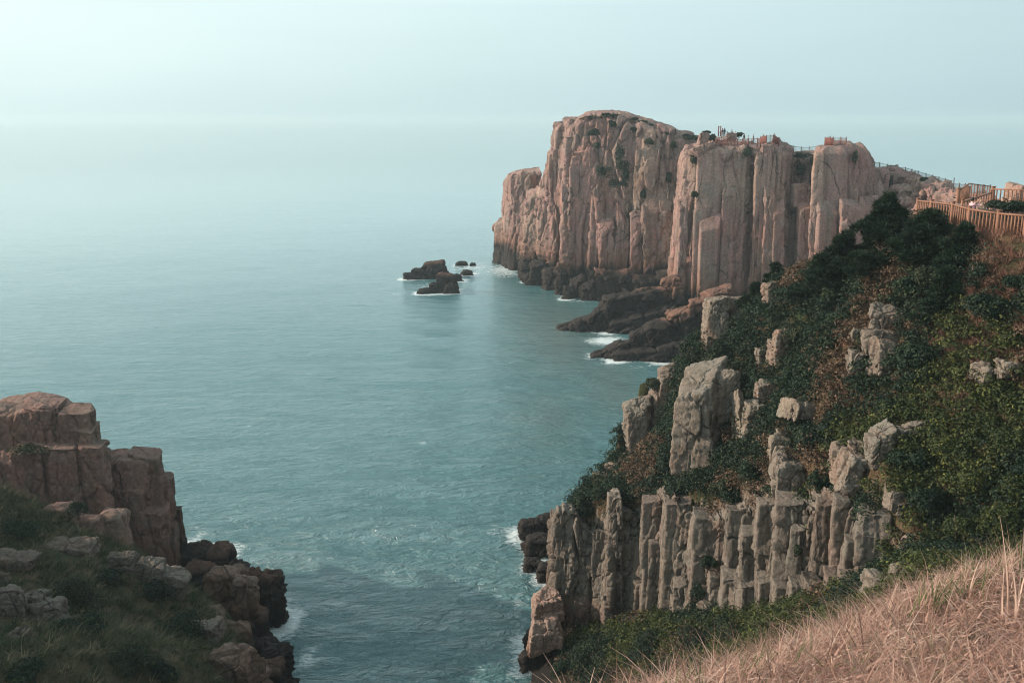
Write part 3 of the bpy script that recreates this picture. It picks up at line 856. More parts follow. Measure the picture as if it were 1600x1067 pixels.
ground('left_crag', left_crag(), M_left, 'shaded pink granite crag with flat sunlit top at the left edge')
tw = []
kw = dict(sp=.1, amp=.18, scale=2.2, aniso=.3, taper=.03, pw=34, chamf=1)
tw.append(sheet(pplan([(146, 76, 745), (150, 72, 738), (153, 70.4, 735), (170, 69.6, 729), (190, 69.5, 724), (208, 69.6, 722), (226, 69.8, 726), (242, 70.2, 732), (252, 70.8, 740), (262, 71.2, 754), (269, 72.2, 775), (273, 76, 795)], 790),
                -2, back=3, edge=.15, rise=.15, jag=.5, bdir=(-.42, .9), sp=.09, amp=.34, scale=2.8, aniso=.3, lean=.05, crack=.45, smooth=2))
for i, (a, b, t, Y, d) in enumerate([(158, 226, 752, 69, .4)]):
    tw.append(pblock(a, b, t, Y, d, z0=-2, seed=700 + i, rt=.22, lean=(-.01, .06), tilt=(-.1, .8), **kw))
for i, (a, b, t, Y, d, tl) in enumerate([(194, 252, 716, 69.2, .6, .35), (154, 204, 725, 68.9, .6, .3), (238, 272, 752, 69.6, .8, .3), (170, 226, 766, 68.5, .5, .6), (214, 262, 800, 68.6, .6, .6)]):
    tw.append(pblock(a, b, t, Y, d, z0=-2, seed=770 + i, rt=.1, lean=(-.005, .045), tilt=(-.06, tl), sp=.09, amp=.15, scale=1.6, aniso=.35, taper=.015, pw=46, chamf=2, ledges=3, crack=.8))
FOOT.append((P(215, 880, 71)[0], 72.5, 2.6, 2.2))
rock_thing('rock_tower', tw, M_left, 'blocky pink granite tower standing right of the left crag, above the surf', 'rock tower')
rock_thing('sea_stack', [pblock(266, 287, 797, 74, 1.2, z0=-2, seed=710, sp=.12, amp=.25, scale=1.2)], M_wet, 'narrow black wet stack in the water behind the pink rock tower', 'sea stack')

wl_parts = []
for i, (a, b, t, Y, d) in enumerate([(272, 330, 868, 71.5, 1.2), (310, 362, 868, 70.5, 1.3), (350, 382, 884, 69, 1.2), (374, 412, 898, 67, 1.1), (400, 443, 902, 66, 1.), (280, 330, 890, 67, .9)]):
    wl_parts.append(pblock(a, b, t, Y, d, z0=-2, seed=720 + i, sp=.12, rt=.6, dome=.2, amp=.42, scale=1.0, aniso=.8, taper=.12))
rock_thing('tidal_ledge', wl_parts, M_wet, 'black tidal rock ledge below the pink tower, washed by foam', 'rock ledge')
M_brown = rock_mat('brown_granite', [(.20, .115, .085), (.17, .105, .08), (.21, .14, .105)], 1.0, (.8, 3.0), .6, .15, .4)
rock_thing('brown_ledge', [pblock(a, b, t, Y, d, z0=-1, seed=740 + i, sp=.12, rt=.5, dome=.1, amp=.35, scale=1.1, aniso=.6, taper=.1) for i, (a, b, t, Y, d) in
                           enumerate([(312, 372, 902, 64, 1), (356, 404, 912, 62.5, 1.), (286, 346, 962, 59, .8), (336, 392, 985, 58, .8)])], M_brown,
           'reddish brown rock ledge between the grassy slope and the black tidal rocks', 'rock ledge')
rock_thing('tidal_ledge', [pblock(a, b, t, Y, d, z0=-2, seed=750 + i, sp=.12, rt=.5, amp=.4, scale=1.0, aniso=.8, taper=.12) for i, (a, b, t, Y, d) in
                           enumerate([(392, 432, 1008, 58, 1), (404, 456, 1022, 57, 1), (384, 446, 1050, 53.5, .9)])], M_wet,
           'low black wet rock at the water, lowest on the left shore', 'rock ledge')
M_grey = rock_mat('grey_brown_granite', [(.17, .112, .09), (.145, .115, .095), (.19, .148, .118)], .9, None, .8, .4, .3)

# ------------------------------------------------------------------ rock shelves and rocks in the sea
g0 = np.random.default_rng(51)
kw = dict(sp=.14, amp=.75, scale=2.4, aniso=.8, taper=.10, crack=.5, chamf=3)
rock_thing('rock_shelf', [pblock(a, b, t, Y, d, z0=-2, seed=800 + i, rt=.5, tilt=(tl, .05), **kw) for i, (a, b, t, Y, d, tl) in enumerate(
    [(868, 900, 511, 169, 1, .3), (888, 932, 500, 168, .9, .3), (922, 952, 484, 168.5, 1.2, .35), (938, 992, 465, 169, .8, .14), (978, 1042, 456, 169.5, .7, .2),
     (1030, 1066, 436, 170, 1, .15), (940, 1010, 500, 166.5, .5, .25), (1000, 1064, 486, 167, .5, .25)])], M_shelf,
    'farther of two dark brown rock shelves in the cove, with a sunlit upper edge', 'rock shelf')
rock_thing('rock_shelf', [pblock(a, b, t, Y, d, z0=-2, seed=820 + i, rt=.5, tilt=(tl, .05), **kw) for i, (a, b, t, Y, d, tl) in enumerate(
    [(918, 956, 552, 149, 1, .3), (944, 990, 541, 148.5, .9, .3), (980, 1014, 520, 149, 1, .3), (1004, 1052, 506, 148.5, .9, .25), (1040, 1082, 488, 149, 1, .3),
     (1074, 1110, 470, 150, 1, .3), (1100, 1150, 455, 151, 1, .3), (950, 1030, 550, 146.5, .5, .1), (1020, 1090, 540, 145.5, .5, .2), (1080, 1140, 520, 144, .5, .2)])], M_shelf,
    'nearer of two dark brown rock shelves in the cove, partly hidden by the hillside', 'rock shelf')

def searock(name, boxes, label):
    parts = []
    for i, (a, b, t, bt, sd) in enumerate(boxes):
        d = ray((a + b) / 2, bt); Y = d[1] * CAM_Z / -d[2]
        parts.append(pblock(a, b, t, Y, .9, z0=-1.5, seed=sd, sp=.16, amp=.5, scale=1.6, aniso=.9, taper=.14, rt=.6, dome=.2, tilt=(g0.uniform(-.15, .15), 0)))
    rock_thing(name, parts, M_wet, label, 'sea rock')
searock('sea_rock', [(654, 698, 412, 436, 1), (640, 668, 422, 437, 2), (628, 646, 427, 437, 3)], 'largest flat-topped dark rock of the group standing in the open water')
searock('sea_rock', [(678, 714, 430, 458, 4), (668, 690, 444, 459, 5), (694, 718, 446, 460, 6)], 'jagged black rock in front of the flat-topped sea rock')
searock('sea_rock', [(652, 676, 452, 460, 7)], 'low black rock at the left foot of the jagged sea rock')
searock('sea_rock', [(705, 723, 430, 440, 8)], 'small black rock just right of the jagged sea rock')
searock('sea_rock', [(721, 742, 424, 431, 9)], 'small flat black rock alone in the foam between the rock group and the headland')
searock('sea_rock', [(712, 732, 410, 416, 10)], 'small dark rock farthest out, in the white foam')
searock('sea_rock', [(733, 744, 411, 416, 11)], 'tiny dark rock right of the farthest small rock in the foam')
searock('sea_rock', [(348, 362, 862, 866, 12)], 'tiny dark rock awash beside the black tidal ledge at the left')

wet2 = [pblock(a, b, t, Y, d, z0=-2, seed=840 + i, sp=.11, rt=.35, amp=.3, scale=1.0, aniso=.8, taper=.08, crack=.7) for i, (a, b, t, Y, d) in enumerate(
    [(808, 848, 822, 81, 1.1), (836, 878, 815, 82, 1.1), (820, 876, 848, 77.5, .9), (815, 850, 880, 74.5, .9), (840, 882, 890, 72.5, 1)])]
rock_thing('tidal_ledge', wet2, M_wet, 'stacked dark wet rock slabs at the sea left of the grey columns', 'rock ledge')
M_pink = rock_mat('pink_granite', [(.36, .21, .165), (.33, .22, .175), (.37, .26, .21)], .9, (-.5, 1.2), .5, .2, .4)
rock_thing('pink_boulder', [pboulder(832, 878, 926, 975, 61.8, seed=1, amp=.16, deep=.8)[0]], M_pink, 'upper one of two pale pink boulders at the foot of the leftmost column', 'boulder')
rock_thing('pink_boulder', [pboulder(824, 878, 966, 1018, 60.4, seed=2, amp=.16, deep=.8)[0]], M_pink, 'lower one of two pale pink boulders at the foot of the leftmost column', 'boulder')
rock_thing('tidal_ledge', [pblock(a, b, t, Y, 1., z0=-2, seed=860 + i, sp=.12, rt=.4, amp=.35, scale=1.0, aniso=.8, taper=.1) for i, (a, b, t, Y) in
                           enumerate([(818, 850, 992, 63, ), (812, 846, 1030, 60), (826, 870, 1015, 60.5)])], M_wet, 'dark wet rock base below the two pink boulders, at the water', 'rock ledge')

# ------------------------------------------------------------------ boulders and outcrops on the right hillside
def hit(f, px, py, Y0=18., Y1=95.):
    d = ray(px, py); Y = np.arange(Y0, Y1, .2); k = Y / d[1]
    z = CAM_Z + d[2] * k
    under = z < f(d[0] * k, Y)
    return Y[np.argmax(under)] if under.any() else None

ROCKS = []
def bo(name, boxes, label, mat=M_boulder, cat='boulder'):
    parts = []
    for bx in boxes:
        a, b, t, bt, Y = bx[:5]
        e = dict(bx[5]) if len(bx) > 5 else {}
        e.setdefault('seed', int(a + t)); e.setdefault('amp', .15); e.setdefault('cuts', 8); e.setdefault('pw', 40)
        if Y < 90 and mat not in (M_pink,):
            f_ = f_left if a < 500 else f_right
            Yh = hit(f_, (a + b) / 2, t * .3 + bt * .7)
            if Yh is not None and abs(Yh - Y) < 18: Y = Yh - .16 * (bt - t) * T(a, t, Y)
        pb, c, wh = pboulder(a, b, t, bt, Y, **e)
        parts.append(pb); ROCKS.append((c, wh[0] / 2, wh[1] / 2))
    return rock_thing(name, parts, mat, label, cat)
D = dict
bo('boulder', [(1060, 1126, 590, 735, 64.5, D(deep=.7, pw=40, amp=.2, scale=1.8, rot=(.05, -.06, -.45), cuts=5)), (1108, 1158, 576, 668, 65.3, D(deep=.7)), (1072, 1116, 690, 742, 63.8, D(deep=.6))],
   'biggest grey boulder on the hillside, split by long cracks, broad face towards the sea')
bo('boulder', [(974, 1014, 620, 728, 73, D(deep=.6, pw=18))], 'dark upright boulder at the seaward tip of the hillside')
bo('rock_slab', [(1010, 1030, 606, 694, 73, D(deep=.5, rot=(0, .12, .2))), (1026, 1050, 568, 660, 73.5, D(deep=.6, rot=(0, .08, 0)))], 'thin upright rock slabs between the dark tip boulder and the biggest grey boulder', cat='rock slab')
bo('boulder', [(1102, 1136, 462, 524, 70, D(deep=.8, pw=22, cuts=4))], 'pale square-edged boulder on the crest, catching the sun in front of the headland wall')
bo('boulder', [(1128, 1180, 463, 508, 70.5, D(deep=.6, rot=(0, -.25, 0)))], 'pale sloping boulder right of the square-edged crest boulder')
bo('boulder', [(1100, 1130, 508, 554, 69.5, D(deep=.8))], 'rounded pale boulder below the square-edged crest boulder')
bo('rock_pillar', [(1195, 1215, 438, 477, 67.5)], 'short orange-pink rock standing by the small crest pine', cat='rock pillar')
bo('rock_pillar', [(1207, 1231, 516, 576, 64.5, D(pw=20, cuts=4))], 'tall pale narrow rock pillar standing in the upper scrub', cat='rock pillar')
bo('rock', [(1181, 1198, 544, 572, 65), (1200, 1211, 528, 570, 65)], 'low pale rocks leaning at the left foot of the narrow pillar')
bo('boulder', [(1181, 1213, 594, 629, 62.3)], 'small pale boulder in dark scrub above the leaning slabs')
bo('rock_slab', [(1147, 1158, 612, 688, 63.6, D(deep=.9)), (1160, 1184, 622, 686, 63, D(rot=(0, .15, 0)))], 'pair of thin pinkish slabs right of the biggest grey boulder', cat='rock slab')
bo('boulder', [(1232, 1286, 630, 656, 59.2, D(deep=.8, rot=(0, .22, .3)))], 'long flat tilted boulder lying in shade in the middle of the scrub')
bo('boulder', [(1202, 1234, 676, 722, 58.5), (1205, 1252, 696, 716, 57.8, D(rot=(0, .06, 0)))], 'pale capstone boulder resting on the block above the columns')
bo('boulder', [(1203, 1252, 714, 784, 56.6, D(pw=22, cuts=5))], 'large pale block under the capstone, above the columns')
bo('boulder', [(1322, 1350, 548, 588, 57, D(pw=24, cuts=3))], 'grey squared block beside the tall pale outcrop')
bo('outcrop', [(1355, 1408, 480, 530, 55, D(pw=20, deep=.7)), (1348, 1410, 512, 556, 54.6, D(pw=20, deep=.6)), (1362, 1398, 530, 590, 54, D(pw=20, deep=.7)), (1330, 1356, 512, 536, 55.6)],
   'tall pale outcrop with stepped blocks high in the dark scrub', cat='outcrop')
bo('outcrop', [(1300, 1318, 694, 745, 53.5, D(rot=(0, .1, 0))), (1310, 1338, 700, 776, 53, D(rot=(0, .25, 0))), (1324, 1350, 688, 735, 53.3)], 'narrow broken pillars of pale rock leaning in the middle of the hillside', cat='outcrop')
bo('outcrop', [(1354, 1388, 668, 732, 51.6, D(pw=20)), (1384, 1402, 680, 712, 51.8)], 'bright pointed pale rock right of the leaning broken pillars', cat='outcrop')
bo('boulder', [(1400, 1416, 664, 700, 49.8), (1414, 1446, 658, 690, 49.6)], 'low pale boulder right of the bright pointed rock')
bo('outcrop', [(1388, 1410, 768, 800, 47.2), (1400, 1422, 782, 806, 46.8)], 'small pale broken rocks on the dark shrubs at the right', cat='outcrop')
bo('boulder', [(1408, 1436, 836, 868, 44)], 'small pale block at the foot of the dark shrubs')
bo('outcrop', [(1352, 1398, 898, 940, 43.5), (1392, 1430, 880, 912, 43)], 'pale flat rocks just beyond the edge of the dry grass', cat='outcrop')
bo('outcrop', [(1524, 1566, 568, 598, 44.2), (1560, 1602, 562, 590, 43.8)], 'low pale lichen-covered rock band near the right edge', cat='outcrop')
bo('rock', [(944, 968, 724, 744, 67), (926, 950, 736, 752, 67)], 'low pale rocks on the slope above the leftmost columns')
bo('rock', [(1420, 1436, 872, 890, 42.5)], 'small rock lying in the scrub above the grass')
bo('outcrop', [(1100, 1122, 792, 812, 58.6), (1096, 1106, 795, 815, 58.3)], 'small stone standing on the rim of the columns', cat='outcrop')
bo('rock', [(1496, 1540, 322, 346, 58, D(deep=.7)), (1540, 1600, 318, 345, 60, D(deep=.6))], 'pale sunlit rocks behind the handrail fence', M_pink)
bo('outcrop', [(1575, 1640, 288, 330, 78, D(deep=.8)), (1620, 1690, 283, 335, 76)], 'rounded sunlit rock hump at the right edge behind the upper fence', M_pink, 'outcrop')

# loose stones on the left slope
bo('ledge', [(76, 150, 846, 868, 57.5, D(deep=.6, rot=(0, .1, 0)))], 'rounded tan ledge above the green slope at the left', M_grey, 'rock ledge')
bo('ledge', [(172, 216, 862, 905, 57, D(deep=.6)), (210, 258, 874, 925, 56.3, D(deep=.6, rot=(0, .15, 0))), (246, 292, 888, 942, 55.6, D(deep=.6, rot=(0, .2, 0)))],
   'long grey ledge sloping down to the right below the rock tower', M_grey, 'rock ledge')
bo('rock', [(-20, 58, 864, 892, 53, D(deep=.5))], 'flat tan rock at the left edge, uppermost on the slope', M_grey)
bo('outcrop', [(-10, 42, 918, 972, 47, D(pw=20, deep=.6)), (34, 76, 920, 966, 47.3, D(pw=20)), (44, 104, 938, 975, 46.8, D(deep=.5))], 'squared grey outcrop at the left edge in the middle of the slope', M_grey, 'outcrop')
bo('rock', [(-6, 15, 892, 914, 50)], 'small stone at the left edge above the squared outcrop', M_grey)
bo('rock', [(8, 48, 984, 1008, 43)], 'low stone in the grass below the squared outcrop', M_grey)
bo('boulder', [(290, 345, 968, 1016, 54, D(deep=.7))], 'grey boulder on the lower right rim of the left slope', M_grey)
bo('outcrop', [(332, 400, 1012, 1075, 50.5, D(deep=.7)), (380, 420, 1040, 1090, 50)], 'grey-topped brown outcrop at the bottom of the left slope', M_brown, 'outcrop')
bo('boulder', [(1232, 1266, 288, 330, 179, D(pw=24, cuts=5))], 'five-sided boulder wedged high in the gully of the headland wall', M_far)
bo('boulder', [(1081, 1118, 226, 240, 181, D(rot=(0, -.4, 0)))], 'pink boulder leaning on the lip of the headland wall', M_far)
bo('boulder', [(1092, 1106, 207, 230, 184, D(rot=(0, .05, 0)))], 'upright pink boulder on top of the headland wall, left of the railings', M_far)
bo('boulder', [(1134, 1149, 208, 226, 196)], 'pale rounded boulder standing on the lookout path among the people', M_far)

# ------------------------------------------------------------------ sea
ys = np.concatenate([np.linspace(22, 60, 90, endpoint=False), 60 * (26000 / 60) ** np.linspace(0, 1, 620)])
us = np.linspace(-1, 1, 520); us = .72 * us + .28 * us ** 3
X = us[None] * (ys[:, None] * 1.0 + 110)
Yg = np.repeat(ys[:, None], len(us), 1)
Q = np.stack([X.ravel(), Yg.ravel(), np.zeros(X.size)], 1)
near = Q[:, 1] < 900
foam = np.zeros(len(Q)); cove_reflection = np.zeros(len(Q))
fq = Q[near]
best = np.full(len(fq), 99.)
for (cx, cy, rx, ry) in FOOT:
    dx = np.maximum(np.abs(fq[:, 0] - cx) - rx, 0); dy = np.maximum(np.abs(fq[:, 1] - cy) - ry, 0)
    best = np.minimum(best, np.hypot(dx, dy))
fm = 1.75 * np.exp(-best / 1.25) * (.5 + .5 * fbm(fq * .12, 3, 5)) 
for (px, py, rx, ry, a) in [(790, 422, 45, 16, .7), (690, 448, 70, 18, .5), (735, 418, 45, 12, .6), (950, 533, 45, 9, .9), (905, 470, 40, 6, .5), (330, 862, 50, 16, .85), (300, 850, 20, 22, .8),
                            (480, 1030, 30, 40, .6), (775, 830, 40, 20, .45), (810, 950, 18, 60, .5), (395, 662, 14, 8, .5), (258, 668, 14, 4, .45), (660, 690, 22, 5, .55), (490, 718, 22, 5, .45), (620, 460, 25, 5, .45),
                            (1000, 575, 40, 5, .5), (590, 690, 18, 3, .4), (300, 640, 25, 3, .4), (560, 870, 10, 3, .5)]:
    d = ray(px, py); k = CAM_Z / -d[2]
    cx, cy = d[0] * k, d[1] * k
    sx = rx / FPX * k; sy = ry / FPX * k / (abs(d[2]) / np.linalg.norm(d))
    fm = np.maximum(fm, a * np.exp(-((fq[:, 0] - cx) / sx) ** 2 - ((fq[:, 1] - cy) / sy) ** 2))
foam[near] = fm
for (px, py, rx, ry, a) in [(880, 520, 70, 60, 1.), (960, 600, 60, 50, .8), (860, 650, 60, 60, .5)]:
    d = ray(px, py); k = CAM_Z / -d[2]
    cx, cy = d[0] * k, d[1] * k
    sx = rx / FPX * k; sy = ry / FPX * k / (abs(d[2]) / np.linalg.norm(d))
    cove_reflection[near] = np.maximum(cove_reflection[near], a * np.exp(-((fq[:, 0] - cx) / sx) ** 2 - ((fq[:, 1] - cy) / sy) ** 2))
amp = np.exp(-((Q[:, 1] - 40) / 220).clip(0))
Q[:, 2] = .22 * amp * fbm(Q * np.array([.09, .2, 0]) + 3, 3, 41)
nx, ny = len(us), len(ys)
i = np.arange(ny - 1)[:, None] * nx + np.arange(nx - 1)[None]
F = np.stack([i, i + 1, i + nx + 1, i + nx], -1).reshape(-1, 4)

m, n, l, bs, out = new_mat('sea_water')
pos = n.new('ShaderNodeNewGeometry').outputs['Position']
big = noisen(n, l, pos, .018, 4, .6, (.5, 1, 1), .8)
fo = n.new('ShaderNodeAttribute'); fo.attribute_name = 'foam'
le = n.new('ShaderNodeAttribute'); le.attribute_name = 'cliff_reflection'
body = rampn(n, l, big, [(.35, (.050, .150, .162)), (.65, (.078, .176, .186))])
body = mixn(n, l, mathn(n, l, 'MULTIPLY', le.outputs['Fac'], .6), body, (.10, .115, .095))  # murky grey-brown reflection of the cliffs painted into the cove water
fn = noisen(n, l, pos, .9, 8, .75, (.7, 1.2, 1), 1.6)
fz = mathn(n, l, 'ADD', mathn(n, l, 'MULTIPLY', fo.outputs['Fac'], .62), fn)
mask = rampn(n, l, fz, [(.76, 0.), (1.02, 1.)])
l.new(mixn(n, l, mask, body, (.62, .68, .68)), bs.inputs['Base Color'])
l.new(mathn(n, l, 'ADD', mathn(n, l, 'MULTIPLY', mask, .5), .10), bs.inputs['Roughness'])
bs.inputs['IOR'].default_value = 1.5
w1 = noisen(n, l, pos, .40, 6, .66, (.42, 1.0, 1), .3)
w2 = noisen(n, l, pos, 1.3, 5, .65, (.5, 1.0, 1), .6)
w0 = noisen(n, l, pos, .07, 3, .5, (.35, 1.0, 1), .3)
h = mathn(n, l, 'ADD', mathn(n, l, 'ADD', w1, mathn(n, l, 'MULTIPLY', w2, .58)), mathn(n, l, 'MULTIPLY', w0, 1.3))
bp = n.new('ShaderNodeBump'); bp.inputs['Distance'].default_value = 2.3
ln = n.new('ShaderNodeVectorMath'); ln.operation = 'LENGTH'; l.new(pos, ln.inputs[0])   # chop is strongest inshore
l.new(mathn(n, l, 'MULTIPLY', mathn(n, l, 'MINIMUM', mathn(n, l, 'POWER', mathn(n, l, 'DIVIDE', 68.0, ln.outputs['Value']), 1.15), 1.0), .9), bp.inputs['Strength'])
l.new(h, bp.inputs['Height']); l.new(bp.outputs[0], bs.inputs['Normal'])
tag(mesh_obj('sea', Q, [F], m, smooth=True, attrs={'foam': foam, 'cliff_reflection': cove_reflection}), 'teal sea with small waves fading into haze', None, None, 'structure')

# ------------------------------------------------------------------ haze
m = bpy.data.materials.new('haze_air'); m.use_nodes = True
n, l = m.node_tree.nodes, m.node_tree.links; n.clear()
out = n.new('ShaderNodeOutputMaterial'); pv = n.new('ShaderNodeVolumePrincipled')
pv.inputs['Color'].default_value = (.63, .74, .78, 1); pv.inputs['Density'].default_value = .0003; pv.inputs['Anisotropy'].default_value = .25
l.new(pv.outputs[0], out.inputs['Volume'])
mb = MB(); mb.box((0, 13400, 21), (54000 + 800, 27600, 54))
tag(mb.build('haze', m), 'pale sea haze', None, None, 'stuff')

# ================================================================== VEGETATION
M_shrub = leaf_mat('shrub_leaves', [(0., (.006, .016, .011)), (.45, (.012, .029, .017)), (.8, (.030, .050, .020)), (1., (.085, .095, .032))])
M_olive = leaf_mat('olive_leaves', [(0., (.016, .032, .014)), (.5, (.045, .060, .018)), (.85, (.115, .125, .030)), (1., (.20, .19, .05))])
M_dull = leaf_mat('dull_leaves', [(0., (.018, .028, .016)), (.5, (.034, .048, .024)), (.85, (.07, .075, .034)), (1., (.13, .10, .05))])
M_brown_leaf = leaf_mat('brown_leaves', [(0., (.055, .038, .024)), (.5, (.115, .072, .046)), (1., (.23, .155, .10))])
M_needle = leaf_mat('pine_needles', [(0., (.006, .016, .009)), (.5, (.012, .028, .014)), (.85, (.024, .044, .019)), (1., (.06, .075, .03))], .15)
M_bark = plain_mat('bark', (.09, .065, .05), .9, .5, 8, (1, 1, .3))
M_straw = leaf_mat('straw', [(0., (.10, .060, .042)), (.35, (.27, .142, .105)), (.7, (.45, .265, .205)), (.93, (.62, .43, .34)), (1., (.10, .13, .045))], .3)
M_grass = leaf_mat('slope_grass', [(0., (.018, .036, .015)), (.5, (.045, .064, .026)), (.8, (.12, .11, .055)), (1., (.34, .26, .17))], .25)

def unit(v):
    return v / (np.linalg.norm(v, axis=-1, keepdims=True) + 1e-9)

def leaves(C, N, size, g, asp=.5):
    n = len(C)
    t = unit(np.cross(N, g.normal(0, 1, (n, 3))))
    b = np.cross(N, t)
    s_ = np.broadcast_to(np.asarray(size, float), (n,))[:, None]
    cup = N * s_ * .18
    V = np.stack([C - t * s_ * .5, C + b * s_ * asp * .5 + cup, C + t * s_ * .5, C - b * s_ * asp * .5 + cup], 1).reshape(-1, 3)
    return V, np.arange(4 * n).reshape(-1, 4)

def foliage(c, rx, ry, rz, n, leaf, g, lobes=7, lo=-.25):
    """uneven shrub crown: leaves in the outer part of several overlapping lobes"""
    th = g.uniform(0, 2 * np.pi, lobes); rr = np.sqrt(g.uniform(0, 1, lobes)) * .62
    L = np.stack([rx * rr * np.cos(th), ry * rr * np.sin(th), rz * g.uniform(-.1, .55, lobes)], 1)
    S_ = g.uniform(.38, .62, lobes)
    k = g.choice(lobes, n, p=S_ ** 2 / (S_ ** 2).sum())
    d = unit(g.normal(0, 1, (n, 3)))
    d[:, 2] = np.where(d[:, 2] < lo, -d[:, 2], d[:, 2])
    r = g.uniform(.55, 1.08, n) ** .7
    r *= 1 + .22 * vnoise(d * 2.2 + k[:, None] * 3.1, 3)
    Cn = np.asarray(c) + L[k] + d * (S_[k] * r)[:, None] * np.array([rx, ry, rz * 1.05])
    N = unit(d + g.normal(0, .55, (n, 3)) + [0, 0, .25])
    V, F = leaves(Cn, N, leaf * g.uniform(.6, 1.35, n), g)
    tone = g.uniform(-.16, .16, lobes)[k] + np.clip(g.normal(.42, .22, n), 0, 1)
    return V, F, np.repeat(np.clip(tone, 0, 1), 4)

def blades(Rt, hgt, wid, lean, bend, g, seg=3):
    """grass blades: root points, heights, widths, lean vectors (n,2)"""
    n = len(Rt)
    up = unit(np.concatenate([lean, np.ones((n, 1))], 1))
    az = g.uniform(0, 2 * np.pi, n)
    side = np.stack([np.cos(az), np.sin(az), np.zeros(n)], 1)
    fall = unit(np.concatenate([lean + g.normal(0, .35, (n, 2)), np.zeros((n, 1))], 1))
    V = np.zeros((n, (seg + 1) * 2, 3))
    for j in range(seg + 1):
        u = j / seg
        p = Rt + up * (hgt * u)[:, None] + (fall * (bend * hgt)[:, None] - np.array([0, 0, 1]) * (.55 * bend * hgt)[:, None]) * u * u
        w = (wid * (1 - u * .93) * .5)[:, None]
        V[:, 2 * j] = p - side * w; V[:, 2 * j + 1] = p + side * w
    b = np.arange(n)[:, None] * (seg + 1) * 2
    F = np.concatenate([np.concatenate([b + 2 * j, b + 2 * j + 1, b + 2 * j + 3, b + 2 * j + 2], 1) for j in range(seg)])
    return V.reshape(-1, 3), F, (seg + 1) * 2

def shrub(px, py, Y, w, h, label, group=None, mat=None, n=2600, leaf=.17, seed=0, name='shrub', zf=None):
    g = np.random.default_rng(9000 + seed)
    if 'between the columns' in label:
        Y += np.interp(px, [900, 1050, 1130, 1220, 1300], [0, -2.2, -3.2, -5.8, -7.8]) - .5
    elif Y < 90 and 'crag' not in label:
        Yh = hit(f_left if px < 500 else f_right, px, py + h * .35)
        if Yh is not None and abs(Yh - Y) < 18: Y = Yh
    t = T(px, py, Y)
    c = P(px, py, Y)
    rx, rz = w * t, h * t * 1.1
    V, F, a = foliage(c - [0, 0, rz * .25], rx, max(rx, rz) * .85, rz, n, leaf, g, lobes=int(g.integers(7, 12)))
    base = (c[0], c[1], c[2] - rz * .9)
    root = empty(name, base)
    tag(root, label, 'shrub', group)
    mb = MB(); mb.add(V, [F], a)
    mb.build('foliage', mat or [M_shrub, M_shrub, M_needle, M_dull][seed % 4], root, (0, 0, 0), attr=True).location = (0, 0, 0)
    o = root.children[0]
    o.matrix_parent_inverse = __import__('mathutils').Matrix.Translation(-Vector(base))
    mb = MB()
    for k in range(4):
        e = c + g.normal(0, .3, 3) * [rx, rx, rz] + [0, 0, rz * .2]
        mb.tube([np.array(base) + g.normal(0, .05, 3), (np.array(base) + e) / 2 + g.normal(0, .1, 3), e], [.05, .035, .015], 6)
    o = mb.build('stem', M_bark, root, (0, 0, 0)); o.location = (0, 0, 0)
    o.matrix_parent_inverse = __import__('mathutils').Matrix.Translation(-Vector(base))
    return root

def near_rock(q):
    bad = np.zeros(len(q), bool)
    for c, a, b in ROCKS:
        bad |= ((q[:, 0] - c[0]) / (a * .85)) ** 2 + ((q[:, 1] - c[1] + .7) / (a * .8 + .5)) ** 2 + ((q[:, 2] - c[2]) / (b * 1.05)) ** 2 < 1
    return bad

# ------------------------------------------------------------------ scrub carpet on the right hillside
def scrub_right():
    g = np.random.default_rng(77)
    xy = np.stack([g.uniform(1, 36, 23000), g.uniform(28, 77, 23000)], 1)
    q = np.concatenate([xy, f_right(xy[:, 0], xy[:, 1])[:, None]], 1)
    e = .8
    sl = np.hypot(f_right(xy[:, 0] + e, xy[:, 1]) - q[:, 2], f_right(xy[:, 0], xy[:, 1] + e) - q[:, 2]) / e
    inx = np.abs(xy[:, 0]) / xy[:, 1] < .62
    nz = fbm(q * .16, 3, 3)
    keep = (sl < 6) & (q[:, 2] > 1.3) & inx & ~near_rock(q)
    # the trodden strip along the fence stays open
    fx = np.array([P(a, b, c)[:2] for a, b, c in [(1486, 352, 52), (1512, 361, 50), (1557, 369, 48), (1620, 374, 45)]])
    fd = np.min(np.linalg.norm(xy[:, None] - np.concatenate([fx, (fx[1:] + fx[:-1]) / 2])[None], axis=2), axis=1)
    keep &= fd > 1.1
    q = q[keep]; nz = nz[keep]
    dry = (fbm(q * .22 + 40, 3, 8) + .55 * sstep(24, 30, q[:, 2]) - .25) > .22
    A, B, Cc = MB(), MB(), MB()
    for i, p in enumerate(q):
        far = p[1]
        s_ = g.uniform(.45, 1.1)
        n = int(np.clip(95 * s_ * (62 / far) ** 1.0, 40, 260))
        lf = .105 + far * .0012
        V, F, a = foliage(p + [0, 0, .05], s_, s_, s_ * g.uniform(.45, .8), n, lf, g, lobes=4)
        if dry[i] and g.uniform() < .8:
            Cc.add(V, [F], a)
        elif nz[i] + (38 - far) * .02 > .12:
            B.add(V, [F], a)
        else:
            A.add(V, [F], a)
    tag(A.build('scrub', M_shrub, attr=True), 'dark green scrub carpet on the hillside', None, None, 'stuff')
    tag(B.build('scrub', M_olive, attr=True), 'olive and yellow-green scrub on the hillside', None, None, 'stuff')
    tag(Cc.build('dry_scrub', M_brown_leaf, attr=True), 'reddish brown dry scrub on the hillside', None, None, 'stuff')
scrub_right()

